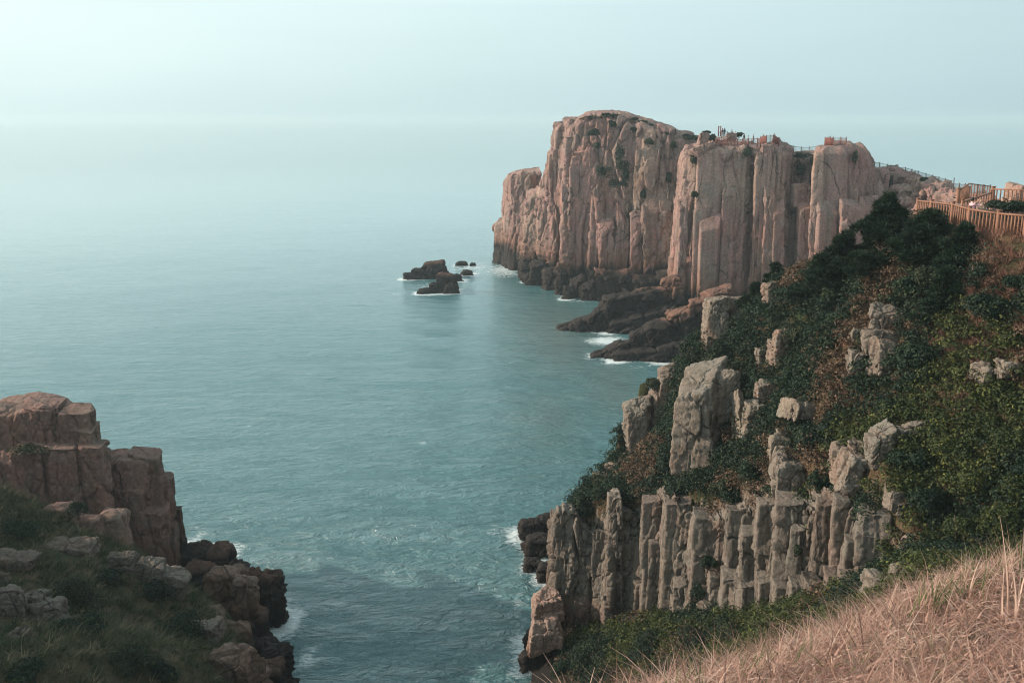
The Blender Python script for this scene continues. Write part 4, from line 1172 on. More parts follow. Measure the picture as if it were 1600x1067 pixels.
def tufts(name, f, dom, ntuft, per, hgt, wid, mat, label, g, cond, tone=(.5, .25), lean=(0, 0), spread=.22):
    xy = np.stack([g.uniform(dom[0], dom[1], ntuft), g.uniform(dom[2], dom[3], ntuft)], 1)
    q = np.concatenate([xy, f(xy[:, 0], xy[:, 1])[:, None]], 1)
    q = q[cond(q)]
    n = len(q) * per
    base = np.repeat(q, per, 0)
    r = g.normal(0, 1, (n, 2))
    Rt = base + np.concatenate([r * spread * .35, np.zeros((n, 1))], 1)
    size = np.repeat(g.uniform(.6, 1.3, len(q)), per)
    h = g.uniform(.55, 1.15, n) * hgt * size
    V, F, k = blades(Rt, h, wid * g.uniform(.6, 1.3, n), r * spread + np.asarray(lean), g.uniform(.2, .75, n), g)
    tt = np.clip(np.repeat(g.normal(tone[0], tone[1], len(q)), per) + g.normal(0, .12, n), 0, 1)
    return tag(mesh_obj(name, V, [F], mat, attrs={'tint': np.repeat(tt, k)}), label, None, None, 'stuff')

gg = np.random.default_rng(5)
tufts('dry_grass', f_right, (20.5, 30, 40, 52), 2600, 22, .55, .035, M_straw, 'dry grass on the bank below the wooden fence', gg,
      lambda q: (q[:, 2] > 25) & (fbm(q * .5 + 3, 3, 4) > -.35), (.30, .2), (-.1, -.1))
tufts('dry_grass', f_right, (6, 34, 32, 72), 9000, 20, .62, .035, M_straw, 'tufts of dry grass among the hillside scrub', gg,
      lambda q: (q[:, 2] > 4) & (q[:, 0] / q[:, 1] < .6) & ((fbm(q * .25 + 9, 3, 4) > .12) | (q[:, 2] > 28.5)) & ~near_rock(q), (.32, .18), (.1, -.1))
tufts('grass', f_left, (-48, -9, 28, 64), 9500, 20, .66, .032, M_grass, 'dark grass with pale tufts on the left slope', gg,
      lambda q: (q[:, 2] > 3.5) & (q[:, 0] / q[:, 1] > -.66) & ~near_rock(q), (.50, .28), (.25, -.1), .3)

# ------------------------------------------------------------------ foreground dry grass
g = np.random.default_rng(61)
n = 96000
xy = np.stack([g.uniform(-1.5, 11, n), g.uniform(5.2, 17.5, n)], 1)
q = np.concatenate([xy, f_mound(xy[:, 0], xy[:, 1])[:, None]], 1)
ok = (xy[:, 0] / xy[:, 1] < .62) & (xy[:, 0] / xy[:, 1] > .02) & (q[:, 2] > 25) & (xy[:, 1] > 6.0 - 0 * xy[:, 0])
cl = fbm(q * .9, 3, 2)
ok &= g.uniform(-.75, .6, n) < cl + .25
q = q[ok]; cl = cl[ok]; n = len(q)
big = g.uniform(0, 1, n) ** 3
h = .20 + .30 * g.uniform(0, 1, n) + .40 * big
w = np.where(g.uniform(0, 1, n) < .25, g.uniform(.014, .030, n), g.uniform(.004, .011, n))
V, F, k = blades(q, h, w, np.stack([g.normal(.25, .5, n), g.normal(-.05, .5, n)], 1), g.uniform(.2, 1.2, n), g, 4)
tn = np.clip(.48 + .3 * cl + g.normal(0, .27, n), 0, .93); tn[(g.uniform(0, 1, n) < .10 * (fbm(q * .7 + 50, 2, 6) > .25))] = 1; tn[g.uniform(0, 1, n) < .015] = 1
tag(mesh_obj('dry_grass', V, [F], M_straw, attrs={'tint': np.repeat(tn, k)}), 'pinkish straw-coloured dry grass covering the near mound', None, None, 'stuff')

# short broad dead leaves lying through the grass
n = 42000
xy = np.stack([g.uniform(-1.5, 11, n), g.uniform(5.2, 17.5, n)], 1)
q = np.concatenate([xy, f_mound(xy[:, 0], xy[:, 1])[:, None]], 1)
ok = (xy[:, 0] / xy[:, 1] < .62) & (xy[:, 0] / xy[:, 1] > .02) & (q[:, 2] > 25)
cl = fbm(q * 1.1 + 9, 3, 12)
ok &= g.uniform(-.6, .6, n) < cl + .15
q = q[ok]; cl = cl[ok]; n = len(q)
q[:, 2] += g.uniform(.02, .26, n)
V, F, k = blades(q, g.uniform(.10, .24, n), g.uniform(.016, .036, n), np.stack([g.normal(.3, .9, n), g.normal(-.2, .9, n)], 1), g.uniform(.3, 1.3, n), g, 3)
tn = np.clip(.62 + .3 * cl + g.normal(0, .25, n), .05, .93)
tag(mesh_obj('dead_leaves', V, [F], M_straw, attrs={'tint': np.repeat(tn, k)}), 'short broad dead grass leaves on the near mound', None, None, 'stuff')

# long stalks and green blades on the mound
def stalks(lst, hgt, wid, mat, tone, label, name):
    Rt = []; hh = []; ll = []
    for px, py, Y, H, lx in lst:
        c = P(px, py, Y); Rt.append([c[0], c[1], f_mound(c[0], c[1])]); hh.append(H); ll.append([lx, 0.])
    Rt = np.repeat(np.array(Rt, float).reshape(-1, 3), 2, 0); hh = np.repeat(hh, 2); ll = np.repeat(np.array(ll), 2, 0); n = len(hh)
    Rt[:, :2] += g.normal(0, .008, (n, 2))
    V, F, k = blades(Rt, hh, np.full(n, wid), ll, g.uniform(.05, .30, n), g, 6)
    return tag(mesh_obj(name, V, [F], mat, attrs={'tint': np.full(n * k, tone)}), label, None, None, 'stuff')
L = [(g.uniform(1180, 1600), 0, 0, g.uniform(.35, .75), g.normal(.1, .25)) for _ in range(170)]
L = [(a, np.interp(a, [1000, 1200, 1400, 1500, 1600], [1110, 1046, 960, 917, 886]) + g.uniform(-2, 40), np.interp(a, [1000, 1200, 1400, 1500, 1600], [9.6, 11.6, 13.6, 14.2, 14.8]) - g.uniform(0, 1.2), H, lx) for a, _, _, H, lx in L]
stalks(L, None, .013, M_straw, .88, 'thin dry grass stalks standing above the mound', 'grass_stalks')
L = [(a, np.interp(a, [1000, 1200, 1400, 1500, 1600], [1110, 1046, 960, 917, 886]) + g.uniform(0, 50), np.interp(a, [1000, 1200, 1400, 1500, 1600], [9.6, 11.6, 13.6, 14.2, 14.8]) - g.uniform(0, 1.4), g.uniform(.35, .7), g.normal(.1, .35))
     for a in list(g.normal(1470, 45, 50)) + list(g.normal(1590, 25, 18)) + list(g.normal(1110, 90, 40))]
stalks(L, None, .024, M_straw, 1.0, 'green grass blades among the dry grass', 'green_grass')
stalks([(1592, 930, 11.5, 1.75, .02), (1580, 930, 11.8, 1.5, -.1), (1572, 930, 11.6, 1.2, -.12), (1588, 935, 11.3, 1.1, .05), (1400, 925, 12.2, .9, -.55), (1420, 930, 12, .8, -.5), (914, 1085, 8.6, 1.05, -.22), (905, 1092, 8.5, .9, .1), (1517, 900, 13, .75, 0)],
       None, .032, M_straw, .9, 'tall single dry grass stalks leaning over the mound', 'tall_grass_stalks')

# ------------------------------------------------------------------ individual shrubs
crest = [(1130, 560, 66.5, 26, 30), (1150, 540, 67.5, 18, 16), (1082, 582, 70.5, 26, 22), (1022, 600, 74, 15, 12), (998, 690, 71, 14, 36), (1046, 722, 66, 22, 32), (1000, 742, 67.5, 22, 14), (945, 762, 66, 24, 14), (915, 792, 64.2, 14, 20)]
for i, (a, b, Y, w, h) in enumerate(crest):
    shrub(a, b, Y, w, h, 'dark green shrub between boulders along the seaward edge of the hillside', 'shrubs along the seaward edge', seed=i, n=2200, leaf=.19)
mid = [(1290, 545, 61, 42, 44), (1250, 525, 63, 34, 30), (1305, 475, 58.5, 30, 30), (1260, 460, 64, 34, 26), (1440, 450, 55.5, 40, 24), (1460, 440, 52.5, 40, 26), (1550, 480, 46.5, 40, 28), (1265, 690, 57.5, 26, 32),
       (1180, 742, 60, 30, 34), (1130, 765, 60, 26, 24), (1290, 755, 54.2, 26, 30), (1410, 640, 51, 28, 24), (1440, 560, 50, 40, 30), (1185, 650, 62.5, 20, 26), (1240, 590, 61.5, 22, 20), (1420, 605, 53.5, 24, 20)]
for i, (a, b, Y, w, h) in enumerate(mid):
    shrub(a, b, Y, w, h, 'dense dark green shrub in the middle of the right hillside', 'shrubs on the right hillside', seed=30 + i, n=3000, leaf=.17)
for i, (a, b, Y, w, h) in enumerate([(1530, 425, 46, 30, 16), (1590, 440, 44, 30, 16), (1500, 400, 49, 26, 14), (1575, 480, 44, 34, 18)]):
    shrub(a, b, Y, w, h, 'dark green shrub on the dry bank just below the wooden fence', 'shrubs below the fence', seed=240 + i, n=2600, leaf=.13)
for i, (a, b, Y, w, h) in enumerate([(1150, 775, 54, 30, 18), (1215, 770, 50, 24, 14), (1260, 775, 47, 22, 14), (1320, 770, 45, 24, 18), (1060, 765, 58, 24, 16), (1345, 790, 43, 20, 18)]):
    shrub(a, b, Y, w, h, 'dark shrub on the rim right above the grey columns', 'shrubs along the rim of the columns', seed=250 + i, n=2400, leaf=.14)
for i, (a, b, Y, w, h, lb) in enumerate([(1368, 800, 49, 40, 70, 'tall very dark shrub mass beside the right end of the columns'), (1455, 790, 44.5, 38, 40, 'rounded dark shrub right of the small pale broken rocks'),
                                         (1425, 725, 47, 36, 26, 'dark shrub above the small pale broken rocks')]):
    shrub(a, b, Y, w, h, lb, None, seed=60 + i, n=4200, leaf=.15)
for i, (a, b, Y, w, h) in enumerate([(1545, 745, 37, 55, 40), (1590, 700, 36, 40, 40), (1500, 700, 41.5, 40, 30), (1570, 820, 31, 50, 42), (1510, 830, 36.5, 40, 36), (1600, 780, 31, 40, 40), (1480, 840, 39, 36, 26)]):
    shrub(a, b, Y, w, h, 'sunlit yellow-green shrub at the right side above the dry grass', 'yellow-green shrubs at the right', M_olive, seed=70 + i, n=4200, leaf=.12)
for i, (a, b, Y, w, h) in enumerate([(935, 1030, 56, 46, 30), (1010, 1020, 54, 48, 34), (1090, 1015, 51.5, 48, 32), (1160, 1000, 49, 40, 28), (890, 1050, 57, 30, 24), (1040, 1050, 47, 50, 30), (960, 1065, 49, 40, 24)]):
    shrub(a, b, Y, w, h, 'dark green shrub in the ravine below the grey columns', 'shrubs in the ravine', seed=80 + i, n=3400, leaf=.15)
for i, (a, b, Y, w, h) in enumerate([(1225, 975, 46, 34, 22), (1270, 960, 44, 30, 22)]):
    shrub(a, b, Y, w, h, 'yellow-green shrub just beyond the edge of the dry grass', 'shrubs beyond the grass edge', M_olive, seed=90 + i, n=3000, leaf=.12)
for i, (a, b, Y, w, h) in enumerate([(918, 835, 64.3, 12, 22), (930, 870, 64.4, 10, 26), (1108, 880, 57, 14, 12), (1090, 925, 57, 12, 18), (1246, 860, 53, 8, 10)]):
    shrub(a, b, Y, w, h, 'small dark shrub growing in a gap between the columns', 'shrubs between the columns', seed=95 + i, n=900, leaf=.15)
for i, (a, b, Y, w, h) in enumerate([(34, 832, 55.5, 44, 24), (110, 930, 49.5, 44, 34), (130, 980, 47, 40, 24), (240, 925, 53.5, 34, 24), (285, 985, 49, 40, 30), (205, 1035, 43.5, 40, 28), (40, 1055, 37, 44, 22), (250, 1055, 43, 34, 24), (175, 905, 53, 24, 18)]):
    shrub(a, b, Y, w, h, 'low dark shrub in the shaded grass of the left slope', 'shrubs on the left slope', seed=110 + i, n=2400, leaf=.14)
shrub(122, 796, 61.8, 16, 16, 'small dark bush in the notch between the left crag and its stepped blocks', None, seed=130, n=900, leaf=.14)
shrub(45, 702, 65.6, 34, 5, 'thin dark strip of plants on the ledge across the left crag', None, seed=131, n=900, leaf=.16)
for i, (a, b, Y, w, h) in enumerate([(948, 180, 213, 9, 3.2), (962, 181, 213, 8, 3), (989, 187, 212, 9, 4), (1002, 192, 211, 9, 4), (1014, 197, 211, 8, 4), (1032, 204, 210, 9, 6), (1052, 206, 210, 4, 4), (1040, 209, 209, 8, 4), (1074, 214, 212, 8, 5), (1084, 217, 208, 8, 5), (921, 184, 213, 3, 3)]):
    shrub(a, b, Y, w, h, 'small dark bush on the domed crest of the headland', 'bushes on the headland crest', seed=140 + i, n=500, leaf=.4)
for i, (a, b, Y, w, h) in enumerate([(928, 210, 209.5, 11, 10), (956, 196, 209.5, 8, 8), (968, 246, 206.5, 10, 24), (975, 262, 206, 14, 12), (944, 272, 206.3, 14, 14), (966, 290, 205.5, 16, 12), (978, 276, 205.8, 8, 18), (1014, 223, 207, 9, 7), (1052, 228, 206.8, 6, 8), (990, 204, 208.5, 5, 5), (1006, 305, 204.5, 5, 10), (932, 230, 208.6, 5, 10), (1045, 280, 205.6, 4, 14)]):
    shrub(a, b, Y, w, h, 'dark shrub clinging in a crack of the tall headland face', 'shrubs on the headland face', seed=160 + i, n=700, leaf=.36)
for i, (a, b, Y, w, h, lb) in enumerate([(1168, 240, 179.5, 10, 16, 'dark shrub filling the notch in the rim of the headland wall'), (1083, 252, 180.6, 5, 10, 'small dark plant in the upper crack at the left end of the headland wall'), (1085, 306, 178.6, 5, 9, 'small dark plant lower in the crack of the headland wall'),
                                         (1256, 244, 183.4, 18, 6, 'dark bushes along the gully rim under the far railing'), (1252, 268, 182, 8, 18, 'dark growth down the gully of the headland wall'), (1272, 258, 179, 5, 16, 'dark plant in the corner left of the squared block of the wall'),
                                         (1110, 217, 186, 9, 10, 'dark bush beside the upright pink boulder on the wall top'), (1104, 208, 187, 8, 3, 'low plants on top of the upright pink boulder'), (1155, 212, 197, 7, 5, 'dark round bush on the lookout path behind the people'),
                                         (1336, 250, 173.6, 3, 14, 'narrow dark plant in the joint of the squared headland block'), (1396, 262, 197, 7, 4, 'rounded dark bush on the saddle beside the dark railing'), (1446, 282, 176, 9, 5, 'dark bush among the rounded saddle rocks'),
                                         (1385, 288, 184, 8, 22, 'dark growth in the cleft between the wall and the saddle')]):
    shrub(a, b, Y, w, h, lb, None, seed=190 + i, n=700, leaf=.32)
shrub(1572, 326, 55, 34, 14, 'low spreading dark shrub behind the wooden fence, right of the person', None, seed=210, n=3600, leaf=.13)

# ------------------------------------------------------------------ pines
def pine(px, pyb, pyt, Y, w, label, group=None, seed=0, pads=26, asym=0.):
    g = np.random.default_rng(7000 + seed)
    Yh = hit(f_right, px, pyb)
    if Yh is not None and abs(Yh - Y) < 14: Y = Yh
    b = P(px, pyb, Y); tp = P(px, pyt, Y)
    H = tp[2] - b[2]; R_ = w * T(px, (pyb + pyt) / 2, Y)
    root = empty('pine_tree', tuple(b)); tag(root, label, 'pine tree', group)
    M4 = __import__('mathutils').Matrix.Translation(-Vector(b))
    tr = MB()
    top = b + [R_ * .1, 0, H * .97]
    pts = [b + (top - b) * u + np.array([math.sin(u * 4 + seed) * .12, math.cos(u * 3) * .12, 0]) * R_ * .4 for u in np.linspace(0, 1, 7)]
    tr.tube(pts, np.linspace(.13, .02, 7) * max(.6, H / 4), 8)
    V = []; T_ = []; NN = []
    for k in range(pads):
        u = (k + g.uniform(0, 1)) / pads
        u = .06 + .92 * u
        rad = R_ * (1 - u) ** .62 * g.uniform(.25, 1.0)
        az = g.uniform(0, 2 * np.pi)
        c = b + (top - b) * u + [rad * math.cos(az) * 1.0 + asym * R_ * (1 - u), rad * math.sin(az) * .85, g.uniform(-.05, .08) * H]
        pr = R_ * g.uniform(.17, .33) * (1.1 - .6 * u); ph = pr * g.uniform(.38, .6)
        tr.tube([b + (top - b) * max(.04, u - .08), (c + b + (top - b) * u) / 2 + [0, 0, -.03 * H], c], [.05, .035, .015], 6)
        m_ = int(np.clip(60 * pr * pr / .2, 26, 190))
        d = unit(g.normal(0, 1, (m_, 3))); d[:, 2] = np.abs(d[:, 2]) * np.where(g.uniform(0, 1, m_) < .25, -1, 1)
        V.append(c + d * np.array([pr, pr, ph]) * g.uniform(.55, 1.1, (m_, 1))); NN.append(unit(d + [0, 0, .7])); T_.append(np.clip(np.full(m_, g.normal(.42, .14)) + g.normal(0, .12, m_), 0, 1))
    # leading shoots
    for k in range(5):
        V.append((top + [g.normal(0, .06) * R_, g.normal(0, .06) * R_, 0] + np.linspace(-.12, .04, 6)[:, None] * [0, 0, H])); NN.append(np.tile([0, 0, 1.], (6, 1))); T_.append(np.full(6, .5))
    C_ = np.concatenate(V); N_ = np.concatenate(NN); t_ = np.concatenate(T_)
    nd = 13; L_ = .26
    C2 = np.repeat(C_, nd, 0); n = len(C2)
    ax = unit(np.repeat(N_, nd, 0) + g.normal(0, .62, (n, 3)))
    sd = unit(np.cross(ax, g.normal(0, 1, (n, 3)))) * .024
    ln = L_ * g.uniform(.6, 1.2, (n, 1))
    Vn = np.stack([C2 - sd, C2 + sd, C2 + ax * ln + sd * .4, C2 + ax * ln - sd * .4], 1).reshape(-1, 3)
    cr = MB(); cr.add(Vn, [np.arange(4 * n).reshape(-1, 4)], np.repeat(np.clip(np.repeat(t_, nd) + g.normal(0, .1, n), 0, 1), 4))
    for mb, nm, mt in ((tr, 'trunk', M_bark), (cr, 'crown', M_needle)):
        o = mb.build(nm, mt, root, (0, 0, 0), attr=(nm == 'crown')); o.location = (0, 0, 0); o.matrix_parent_inverse = M4
    return root
pine(1372, 425, 306, 55, 62, 'tallest dark pine on the crest, its pointed top against the headland wall', seed=1, pads=64)
pine(1440, 415, 336, 54, 62, 'broad dark pine just right of the tallest pine, below the fence corner', seed=2, pads=52)
pine(1500, 420, 352, 51, 46, 'low dark pine under the wooden fence, right end of the pine row', seed=3, pads=36)
pine(1312, 450, 366, 60, 52, 'dark pine left of the tallest pine, spreading over the crest', seed=4, pads=46)
pine(1272, 470, 410, 63, 36, 'small pine at the left foot of the pine row', seed=5, pads=26)
pine(1208, 452, 414, 68, 26, 'little flat-topped pine on the crest beside the orange-pink rock', seed=6, pads=16)
pine(1178, 484, 446, 69, 24, 'little pine leaning over the pale sloping boulder', seed=7, pads=14, asym=-.2)
pine(1470, 505, 425, 57, 40, 'dark pine on the slope below the tallest pine', seed=8, pads=40)
pine(1100, 690, 660, 62.5, 20, 'dark pine bough in front of the biggest grey boulder', seed=9, pads=12)
# bare sapling
tb = MB(); a = P(1305, 478, 58); b_ = P(1297, 424, 58)
tb.tube([a, (a + b_) / 2 + [.05, 0, 0], b_], [.035, .025, .01], 6)
for u, dx in ((.35, -.5), (.45, .35), (.6, -.4), (.7, .4), (.82, -.25)):
    p = a + (b_ - a) * u; tb.tube([p, p + [dx, 0, .3]], [.015, .006], 5)
tag(tb.build('dead_sapling', plain_mat('grey_wood', (.22, .2, .17), .9), loc=tuple(a)), 'thin grey leafless sapling standing in the dark scrub', 'sapling')

# dome turf
gq = np.random.default_rng(15)
mb = MB()
for _ in range(330):
    a = gq.uniform(905, 1075); tpy = np.interp(a, [905, 917, 951, 974, 987, 1012, 1039, 1070], [187, 183, 181, 183, 188, 196, 205, 215])
    c = P(a, tpy + gq.uniform(0, 3), np.interp(a, [905, 1070], [214, 209]) + gq.uniform(-.5, 6)); c[2] -= .2
    V, F, t_ = foliage(c, .9, .9, .45, 40, .34, gq, lobes=3)
    mb.add(V, [F], t_)
M_turf = leaf_mat('turf', [(0., (.05, .05, .025)), (.5, (.12, .095, .055)), (1., (.2, .15, .09))])
tag(mb.build('turf', M_turf, attr=True), 'brownish turf on the domed top of the headland', None, None, 'stuff')

# ================================================================== FENCES
M_wood = plain_mat('fence_wood', (.22, .105, .065), .75, .3, 7, (1, 1, .2))
M_dkwood = plain_mat('red_brown_wood', (.17, .06, .045), .75, .3, 7, (1, 1, .2))
M_greyrail = plain_mat('weathered_rail', (.10, .085, .08), .7, .3, 7, (1, 1, .2))

def fence(name, pts, label, mat, post_h=1.15, pw=.13, bal=.05, nb=8, rail=.07, ph=None, group=None, low=True, skip=(), single=True, sink=.5):
    pts = [np.asarray(p, float) for p in pts]
    base = pts[0]
    root = empty(name, tuple(base)); tag(root, label, 'fence', group)
    def put(mb, nm):
        o = mb.build(nm, mat, root, (0, 0, 0)); o.location = (0, 0, 0)
        o.matrix_parent_inverse = __import__('mathutils').Matrix.Translation(-Vector(base))
    for i, p in enumerate(pts):
        h = post_h if ph is None else ph[i]
        mb = MB(); mb.box(p + [0, 0, (h - sink) / 2], (pw, pw, h + sink)); mb.box(p + [0, 0, h + .025], (pw * 1.25, pw * 1.25, .05)); put(mb, 'post')
    for i in range(len(pts) - 1):
        if i in skip: continue
        a, b = pts[i], pts[i + 1]
        h = post_h * .9
        mb = MB(); mb.bar(a + [0, 0, h], b + [0, 0, h], rail * 1.4, rail); put(mb, 'rail')
        if low:
            mb = MB(); mb.bar(a + [0, 0, .10], b + [0, 0, .10], rail, rail * .8); put(mb, 'rail')
        m_ = MB()
        for j in range(1, nb):
            q_ = a + (b - a) * j / nb
            if single: m_ = MB()
            m_.box(q_ + [0, 0, h / 2 + .03], (bal, bal, h - .09))
            if single: put(m_, 'baluster')
        if not single and m_.V: put(m_, 'balusters')
    return root

fence('wooden_fence', [P(1640, 380, 44.5), P(1600, 374, 46), P(1557, 369, 47.8), P(1512, 361, 49.8), P(1486, 352, 52.3), P(1453, 346, 56.5), P(1432, 342, 60)],
      'orange-brown wooden fence along the crest of the near hillside, nearest of all fences', M_wood, 1.2, .15, .065, 8, .08)
fence('wooden_fence', [P(1670, 331, 56), P(1610, 329, 58.5), P(1549, 326, 61)], 'upper wooden fence on the right, with one thick post at its left end', M_wood, 1.3, .17, .06, 10, .08)
fence('handrail_fence', [P(1546, 327, 60.5), P(1522, 336, 57.5), P(1501, 344, 55)], 'sloping wooden handrail going down to the left from the thick post', M_wood, 1.1, .10, .05, 6, .08)
fence('wooden_fence', [P(1495, 328, 64), P(1512, 311, 80), P(1548, 313, 90)], 'wooden fence farther back with one tall post, beyond the person in pink', M_wood, 1.35, .19, .06, 9, .07, ph=[1.35, .95, .95])
fence('railing', [P(1118, 229, 181), P(1127, 229.5, 181), P(1136, 229, 182), P(1152, 228, 183)], 'dark red wooden rail pen at the left end of the lookout', M_dkwood, 1.25, .16, .09, 7, .09)
fence('gate_posts', [P(1122.5, 209, 194), P(1125.8, 209, 194)], 'pair of tall red posts with a crossbar at the top of the lookout path', M_dkwood, 1.35, .18, .05, 1, .09)
fence('railing', [P(1127, 214, 193), P(1136, 215, 193), P(1146, 218, 193)], 'low dark railing behind the two standing people on the lookout', M_greyrail, 1.1, .09, .04, 6, .05)
fence('railing', [P(1152, 228, 183.2), P(1160, 227, 185), P(1169, 226.5, 187), P(1183, 226, 186), P(1188, 226, 182)], 'red-brown railing along the middle of the lookout path', M_dkwood, 1.15, .15, .06, 6, .08)
fence('railing', [P(1188, 226, 181), P(1192.5, 225, 179.5), P(1197, 224, 178.6)], 'close-boarded red railing at the left corner of the middle lookout', M_dkwood, 1.35, .17, .2, 5, .09)
fence('railing', [P(1197.3, 224, 178.6), P(1203, 223.5, 179), P(1208, 223, 180)], 'thin grey railing between the two red corners of the middle lookout', M_greyrail, 1.35, .08, .035, 5, .05)
fence('railing', [P(1208, 224, 180), P(1212, 225.5, 180.5), P(1216.5, 227, 181)], 'close-boarded red railing at the right corner of the middle lookout', M_dkwood, 1.35, .17, .2, 5, .09)
fence('railing', [P(1217, 229, 181.5), P(1225, 235, 185), P(1239, 239, 189), P(1252, 240.5, 191), P(1264, 240.5, 190), P(1277, 239, 184)], 'dark thin railing dipping across the head of the gully', M_greyrail, 1.3, .11, .045, 7, .06)
fence('railing', [P(1288.5, 228.5, 177), P(1292.5, 228.5, 176), P(1296.5, 228.5, 175.3), P(1301, 228.5, 175)], 'red boarded railing on top of the squared headland block', M_dkwood, 1.5, .15, .16, 4, .09)
fence('railing', [P(1301.3, 228.5, 175), P(1313, 228.5, 175.6), P(1321.5, 228.5, 177)], 'open grey railing with a red end post on top of the squared block', M_dkwood, 1.5, .14, .05, 6, .06)
fence('railing', [P(1366, 263, 201), P(1374, 264, 200), P(1386, 267, 197), P(1396, 270, 195), P(1414, 272, 192), P(1424, 275, 189), P(1434, 278, 186), P(1446, 282, 181), P(1456, 285, 177), P(1466, 288, 173), P(1476, 291, 169), P(1486, 295, 164)],
      'long dark railing descending along the rocky saddle', M_greyrail, 1.25, .13, .04, 7, .06)
fence('railing', [P(1489, 299, 156), P(1498, 300, 152), P(1507, 301, 148), P(1517, 302, 144), P(1527, 303, 140), P(1536, 304, 136), P(1546, 305, 132)],
      'dark railing against the sea at the low end of the saddle', M_greyrail, 1.3, .12, .035, 8, .05, ph=[2.0, 1.3, 1.3, 1.3, 1.3, 1.3, 1.3])

# ================================================================== PEOPLE
from mathutils import Matrix
def flat(name, c, rough=.85):
    return plain_mat(name, c, rough, .12, 30)
M_skin = flat('skin', (.50, .30, .22)); M_hair = flat('dark_hair', (.015, .012, .012), .6); M_shoe = flat('dark_shoe', (.02, .02, .022))
CL = dict(navy=flat('navy_cloth', (.02, .026, .045)), black=flat('black_cloth', (.018, .02, .022)), pink=flat('pink_cloth', (.62, .36, .40)), white=flat('white_cloth', (.7, .68, .66)),
          grey=flat('grey_cloth', (.28, .29, .30)), rose=flat('rose_cloth', (.45, .2, .2)), jeans=flat('denim', (.05, .075, .12)), tan=flat('tan_cloth', (.35, .26, .2)))

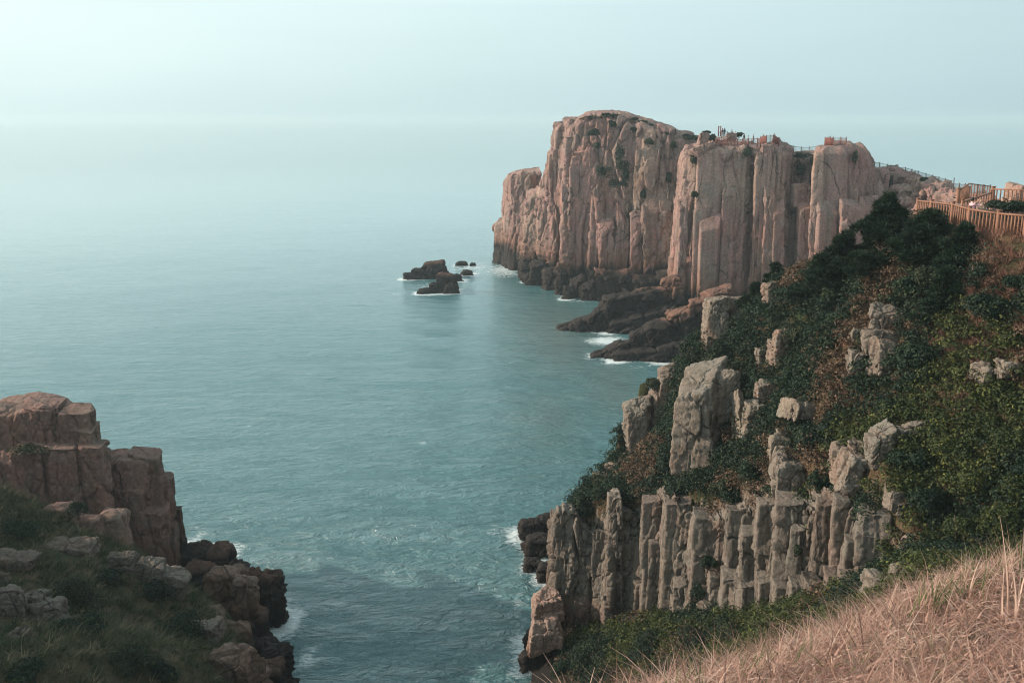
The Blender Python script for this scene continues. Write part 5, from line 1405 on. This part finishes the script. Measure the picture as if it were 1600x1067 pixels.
def person(base, face, H, pose, top, legs, label, group=None, hands=False, skirt=None):
    """one continuous skinned body; joints in a 1.72 m frame looking along +Y"""
    J = {}; E = []; Rd = {}
    def j(k, p, r, par=None):
        J[k] = np.array(p, float); Rd[k] = r
        if par: E.append((par, k))
    j('pelvis', (0, 0, .93), .115)
    j('belly', (0, .01, 1.08), .105, 'pelvis'); j('chest', (0, .0, 1.28), .125, 'belly'); j('shoulder', (0, -.01, 1.41), .085, 'chest')
    j('neck', (0, .0, 1.49), .052, 'shoulder'); j('skull0', (0, .02, 1.57), .078, 'neck'); j('skull1', (0, .015, 1.64), .085, 'skull0'); j('skull2', (0, .005, 1.69), .055, 'skull1')
    j('nose', (0, .112, 1.595), .014, 'skull0')
    for sgn, s in ((-1, 'l'), (1, 'r')):
        st = pose.get('stride', .04) * sgn
        j('hip' + s, (.085 * sgn, 0, .88), .095, 'pelvis'); j('knee' + s, (.10 * sgn, st + .02, .49), .058, 'hip' + s)
        j('ankle' + s, (.105 * sgn, st * 1.6 - .01, .09), .038, 'knee' + s); j('toe' + s, (.12 * sgn, st * 1.6 + .15, .035), .033, 'ankle' + s)
        j('arm' + s, (.175 * sgn, -.01, 1.40), .056, 'shoulder')
        el, wr, hd = pose['arm' + s]
        j('elbow' + s, el, .042, 'arm' + s); j('wrist' + s, wr, .028, 'elbow' + s); j('palm' + s, hd, .032, 'wrist' + s)
        if hands:
            w_ = J['wrist' + s]; h_ = J['palm' + s]; dv = (h_ - w_) / np.linalg.norm(h_ - w_)
            sd = np.cross(dv, [0, 1, .3]); sd /= np.linalg.norm(sd); pl = np.cross(sd, dv)
            for q, (o_, L_) in enumerate(((-.028, .062), (-.010, .075), (.010, .072), (.028, .055))):
                a_ = h_ + sd * o_ + dv * L_ * .55; b_ = a_ + dv * L_ * .35 + pl * .03
                j(f'f{q}a' + s, a_, .0095, 'palm' + s); j(f'f{q}b' + s, b_, .0085, f'f{q}a' + s)
            j('tha' + s, w_ + dv * .03 + sd * sgn * .035, .0105, 'wrist' + s); j('thb' + s, w_ + dv * .065 + sd * sgn * .05 + pl * .02, .009, 'tha' + s)
    ks = list(J); ix = {k: i for i, k in enumerate(ks)}
    me = bpy.data.meshes.new('person_body')
    sc = H / 1.72
    me.from_pydata([tuple(J[k] * sc) for k in ks], [(ix[a], ix[b]) for a, b in E], [])
    o = bpy.data.objects.new('person_body', me); COL.objects.link(o)
    sk = o.modifiers.new('skin', 'SKIN'); sk.use_smooth_shade = True
    sv = me.skin_vertices[0].data
    for k in ks: sv[ix[k]].radius = (Rd[k] * sc * (1.25 if k in ('chest', 'belly', 'pelvis') else 1), Rd[k] * sc * (.9 if k in ('chest', 'belly', 'pelvis') else 1)); sv[ix[k]].use_root = (k == 'pelvis')
    ss = o.modifiers.new('sub', 'SUBSURF'); ss.levels = ss.render_levels = 1
    dg = bpy.context.evaluated_depsgraph_get()
    m2 = bpy.data.meshes.new_from_object(o.evaluated_get(dg))
    bpy.data.objects.remove(o)
    m2.materials.clear()
    for mt in (M_skin, CL[top], CL[legs], M_shoe): m2.materials.append(mt)
    wr = [J['wristl'] * sc, J['wristr'] * sc]; pl_ = [J['palml'] * sc, J['palmr'] * sc]
    for p in m2.polygons:
        c = np.array(p.center); z = c[2] / sc
        arm = [np.dot(c - w_, q_ - w_) > 0 and np.linalg.norm(c - w_) < .25 for w_, q_ in zip(wr, pl_)]
        p.material_index = 0 if (any(arm) or (z > 1.475 and np.hypot(c[0], c[1]) < .14)) else 1 if z > .96 else 2 if z > .10 else 3
    b = bpy.data.objects.new('person', m2); COL.objects.link(b)
    b.matrix_world = Matrix.Translation(Vector(base)) @ Matrix.Rotation(face, 4, 'Z')
    tag(b, label, 'person', group)
    D_, F_ = ico(3)
    V = D_ * np.array([.094, .108, .105]) * sc + np.array([0, -.004, 1.655]) * sc
    ok = (D_[:, 1] < .35) | (D_[:, 2] > .45)
    Fh = F_[ok[F_].all(1)]
    h = mesh_obj('hair', V, [Fh], M_hair, smooth=True)
    h.parent = b
    if skirt:
        n_ = 20; t_ = np.arange(n_) * 2 * np.pi / n_
        Vs = np.concatenate([np.stack([r_ * np.cos(t_), r_ * .8 * np.sin(t_), np.full(n_, z_)], 1) for r_, z_ in ((.15, 1.02), (.18, .85), (.21, .55))]) * sc
        i_ = np.arange(2)[:, None] * n_ + np.arange(n_)[None]; k_ = np.arange(2)[:, None] * n_ + (np.arange(n_)[None] + 1) % n_
        c_ = mesh_obj('coat', Vs, [np.stack([i_, k_, k_ + n_, i_ + n_], -1).reshape(-1, 4)], CL[skirt], smooth=True); c_.parent = b
    return b

DOWN = dict(arml=((-.22, -.02, 1.14), (-.23, .05, .90), (-.23, .07, .80)), armr=((.22, -.02, 1.14), (.23, .05, .90), (.23, .07, .80)))
BENT = dict(arml=((-.22, -.02, 1.14), (-.12, .2, 1.12), (-.05, .25, 1.13)), armr=((.22, -.02, 1.14), (.12, .2, 1.1), (.05, .25, 1.12)))
UP = dict(arml=((-.20, .20, 1.34), (-.10, .40, 1.53), (-.06, .46, 1.60)), armr=((.20, .20, 1.32), (.10, .42, 1.52), (.06, .48, 1.59)))
STEP = dict(DOWN, stride=.14)
fz = f_hill(P(1517, 361, 50.6)[0], 50.6)
c = P(1515, 361, 50.8)
person(c, R(-72), 1.66, UP, 'pink', 'grey', 'person in a pink top and grey trousers behind the wooden fence, both arms raised', hands=True)
PG = 'people on the far lookout path'
for px, py, Y, fa, H, po, tp, lg, lb in [
    (1128.4, 215, 194.5, 40, 1.7, DOWN, 'navy', 'grey', 'person in dark top and pale trousers beside the tall red posts'),
    (1131.6, 215.2, 194.5, -20, 1.75, BENT, 'navy', 'black', 'person all in dark clothes beside the pale boulder, right of a companion'),
    (1143, 217, 197, 10, 1.7, DOWN, 'grey', 'jeans', 'person half hidden behind the pale boulder on the lookout path'),
    (1148, 219, 196, 80, 1.65, BENT, 'white', 'tan', 'person in light clothes between the pale boulder and a dark round bush'),
    (1162.3, 224, 190, -60, 1.72, STEP, 'black', 'navy', 'person in black right of the dark round bush on the path'),
    (1168.8, 226, 190, 90, 1.62, BENT, 'white', 'grey', 'person in a white top at the middle of the lookout railing'),
    (1176.5, 226, 188.5, 100, 1.74, BENT, 'navy', 'black', 'person in dark clothes standing alone left of the boarded corner'),
    (1192.5, 225, 183, 180, 1.7, DOWN, 'black', 'black', 'dark-haired person behind the left boarded corner of the middle lookout'),
    (1209.3, 224, 182.5, 150, 1.72, BENT, 'navy', 'black', 'person in dark clothes leaning by the right boarded corner of the middle lookout'),
    (1123, 229, 183, 0, 1.6, DOWN, 'rose', 'grey', 'person in a rose top inside the red rail pen'),
    (1127, 229.5, 182.6, 20, 1.66, DOWN, 'white', 'jeans', 'person in a white shirt inside the red rail pen'),
    (1296, 228.5, 177.5, 0, 1.7, BENT, 'black', 'navy', 'person in dark clothes behind the railing on the squared headland block')]:
    person(P(px, py, Y), R(fa), H, po, tp, lg, lb, PG)
#@@END
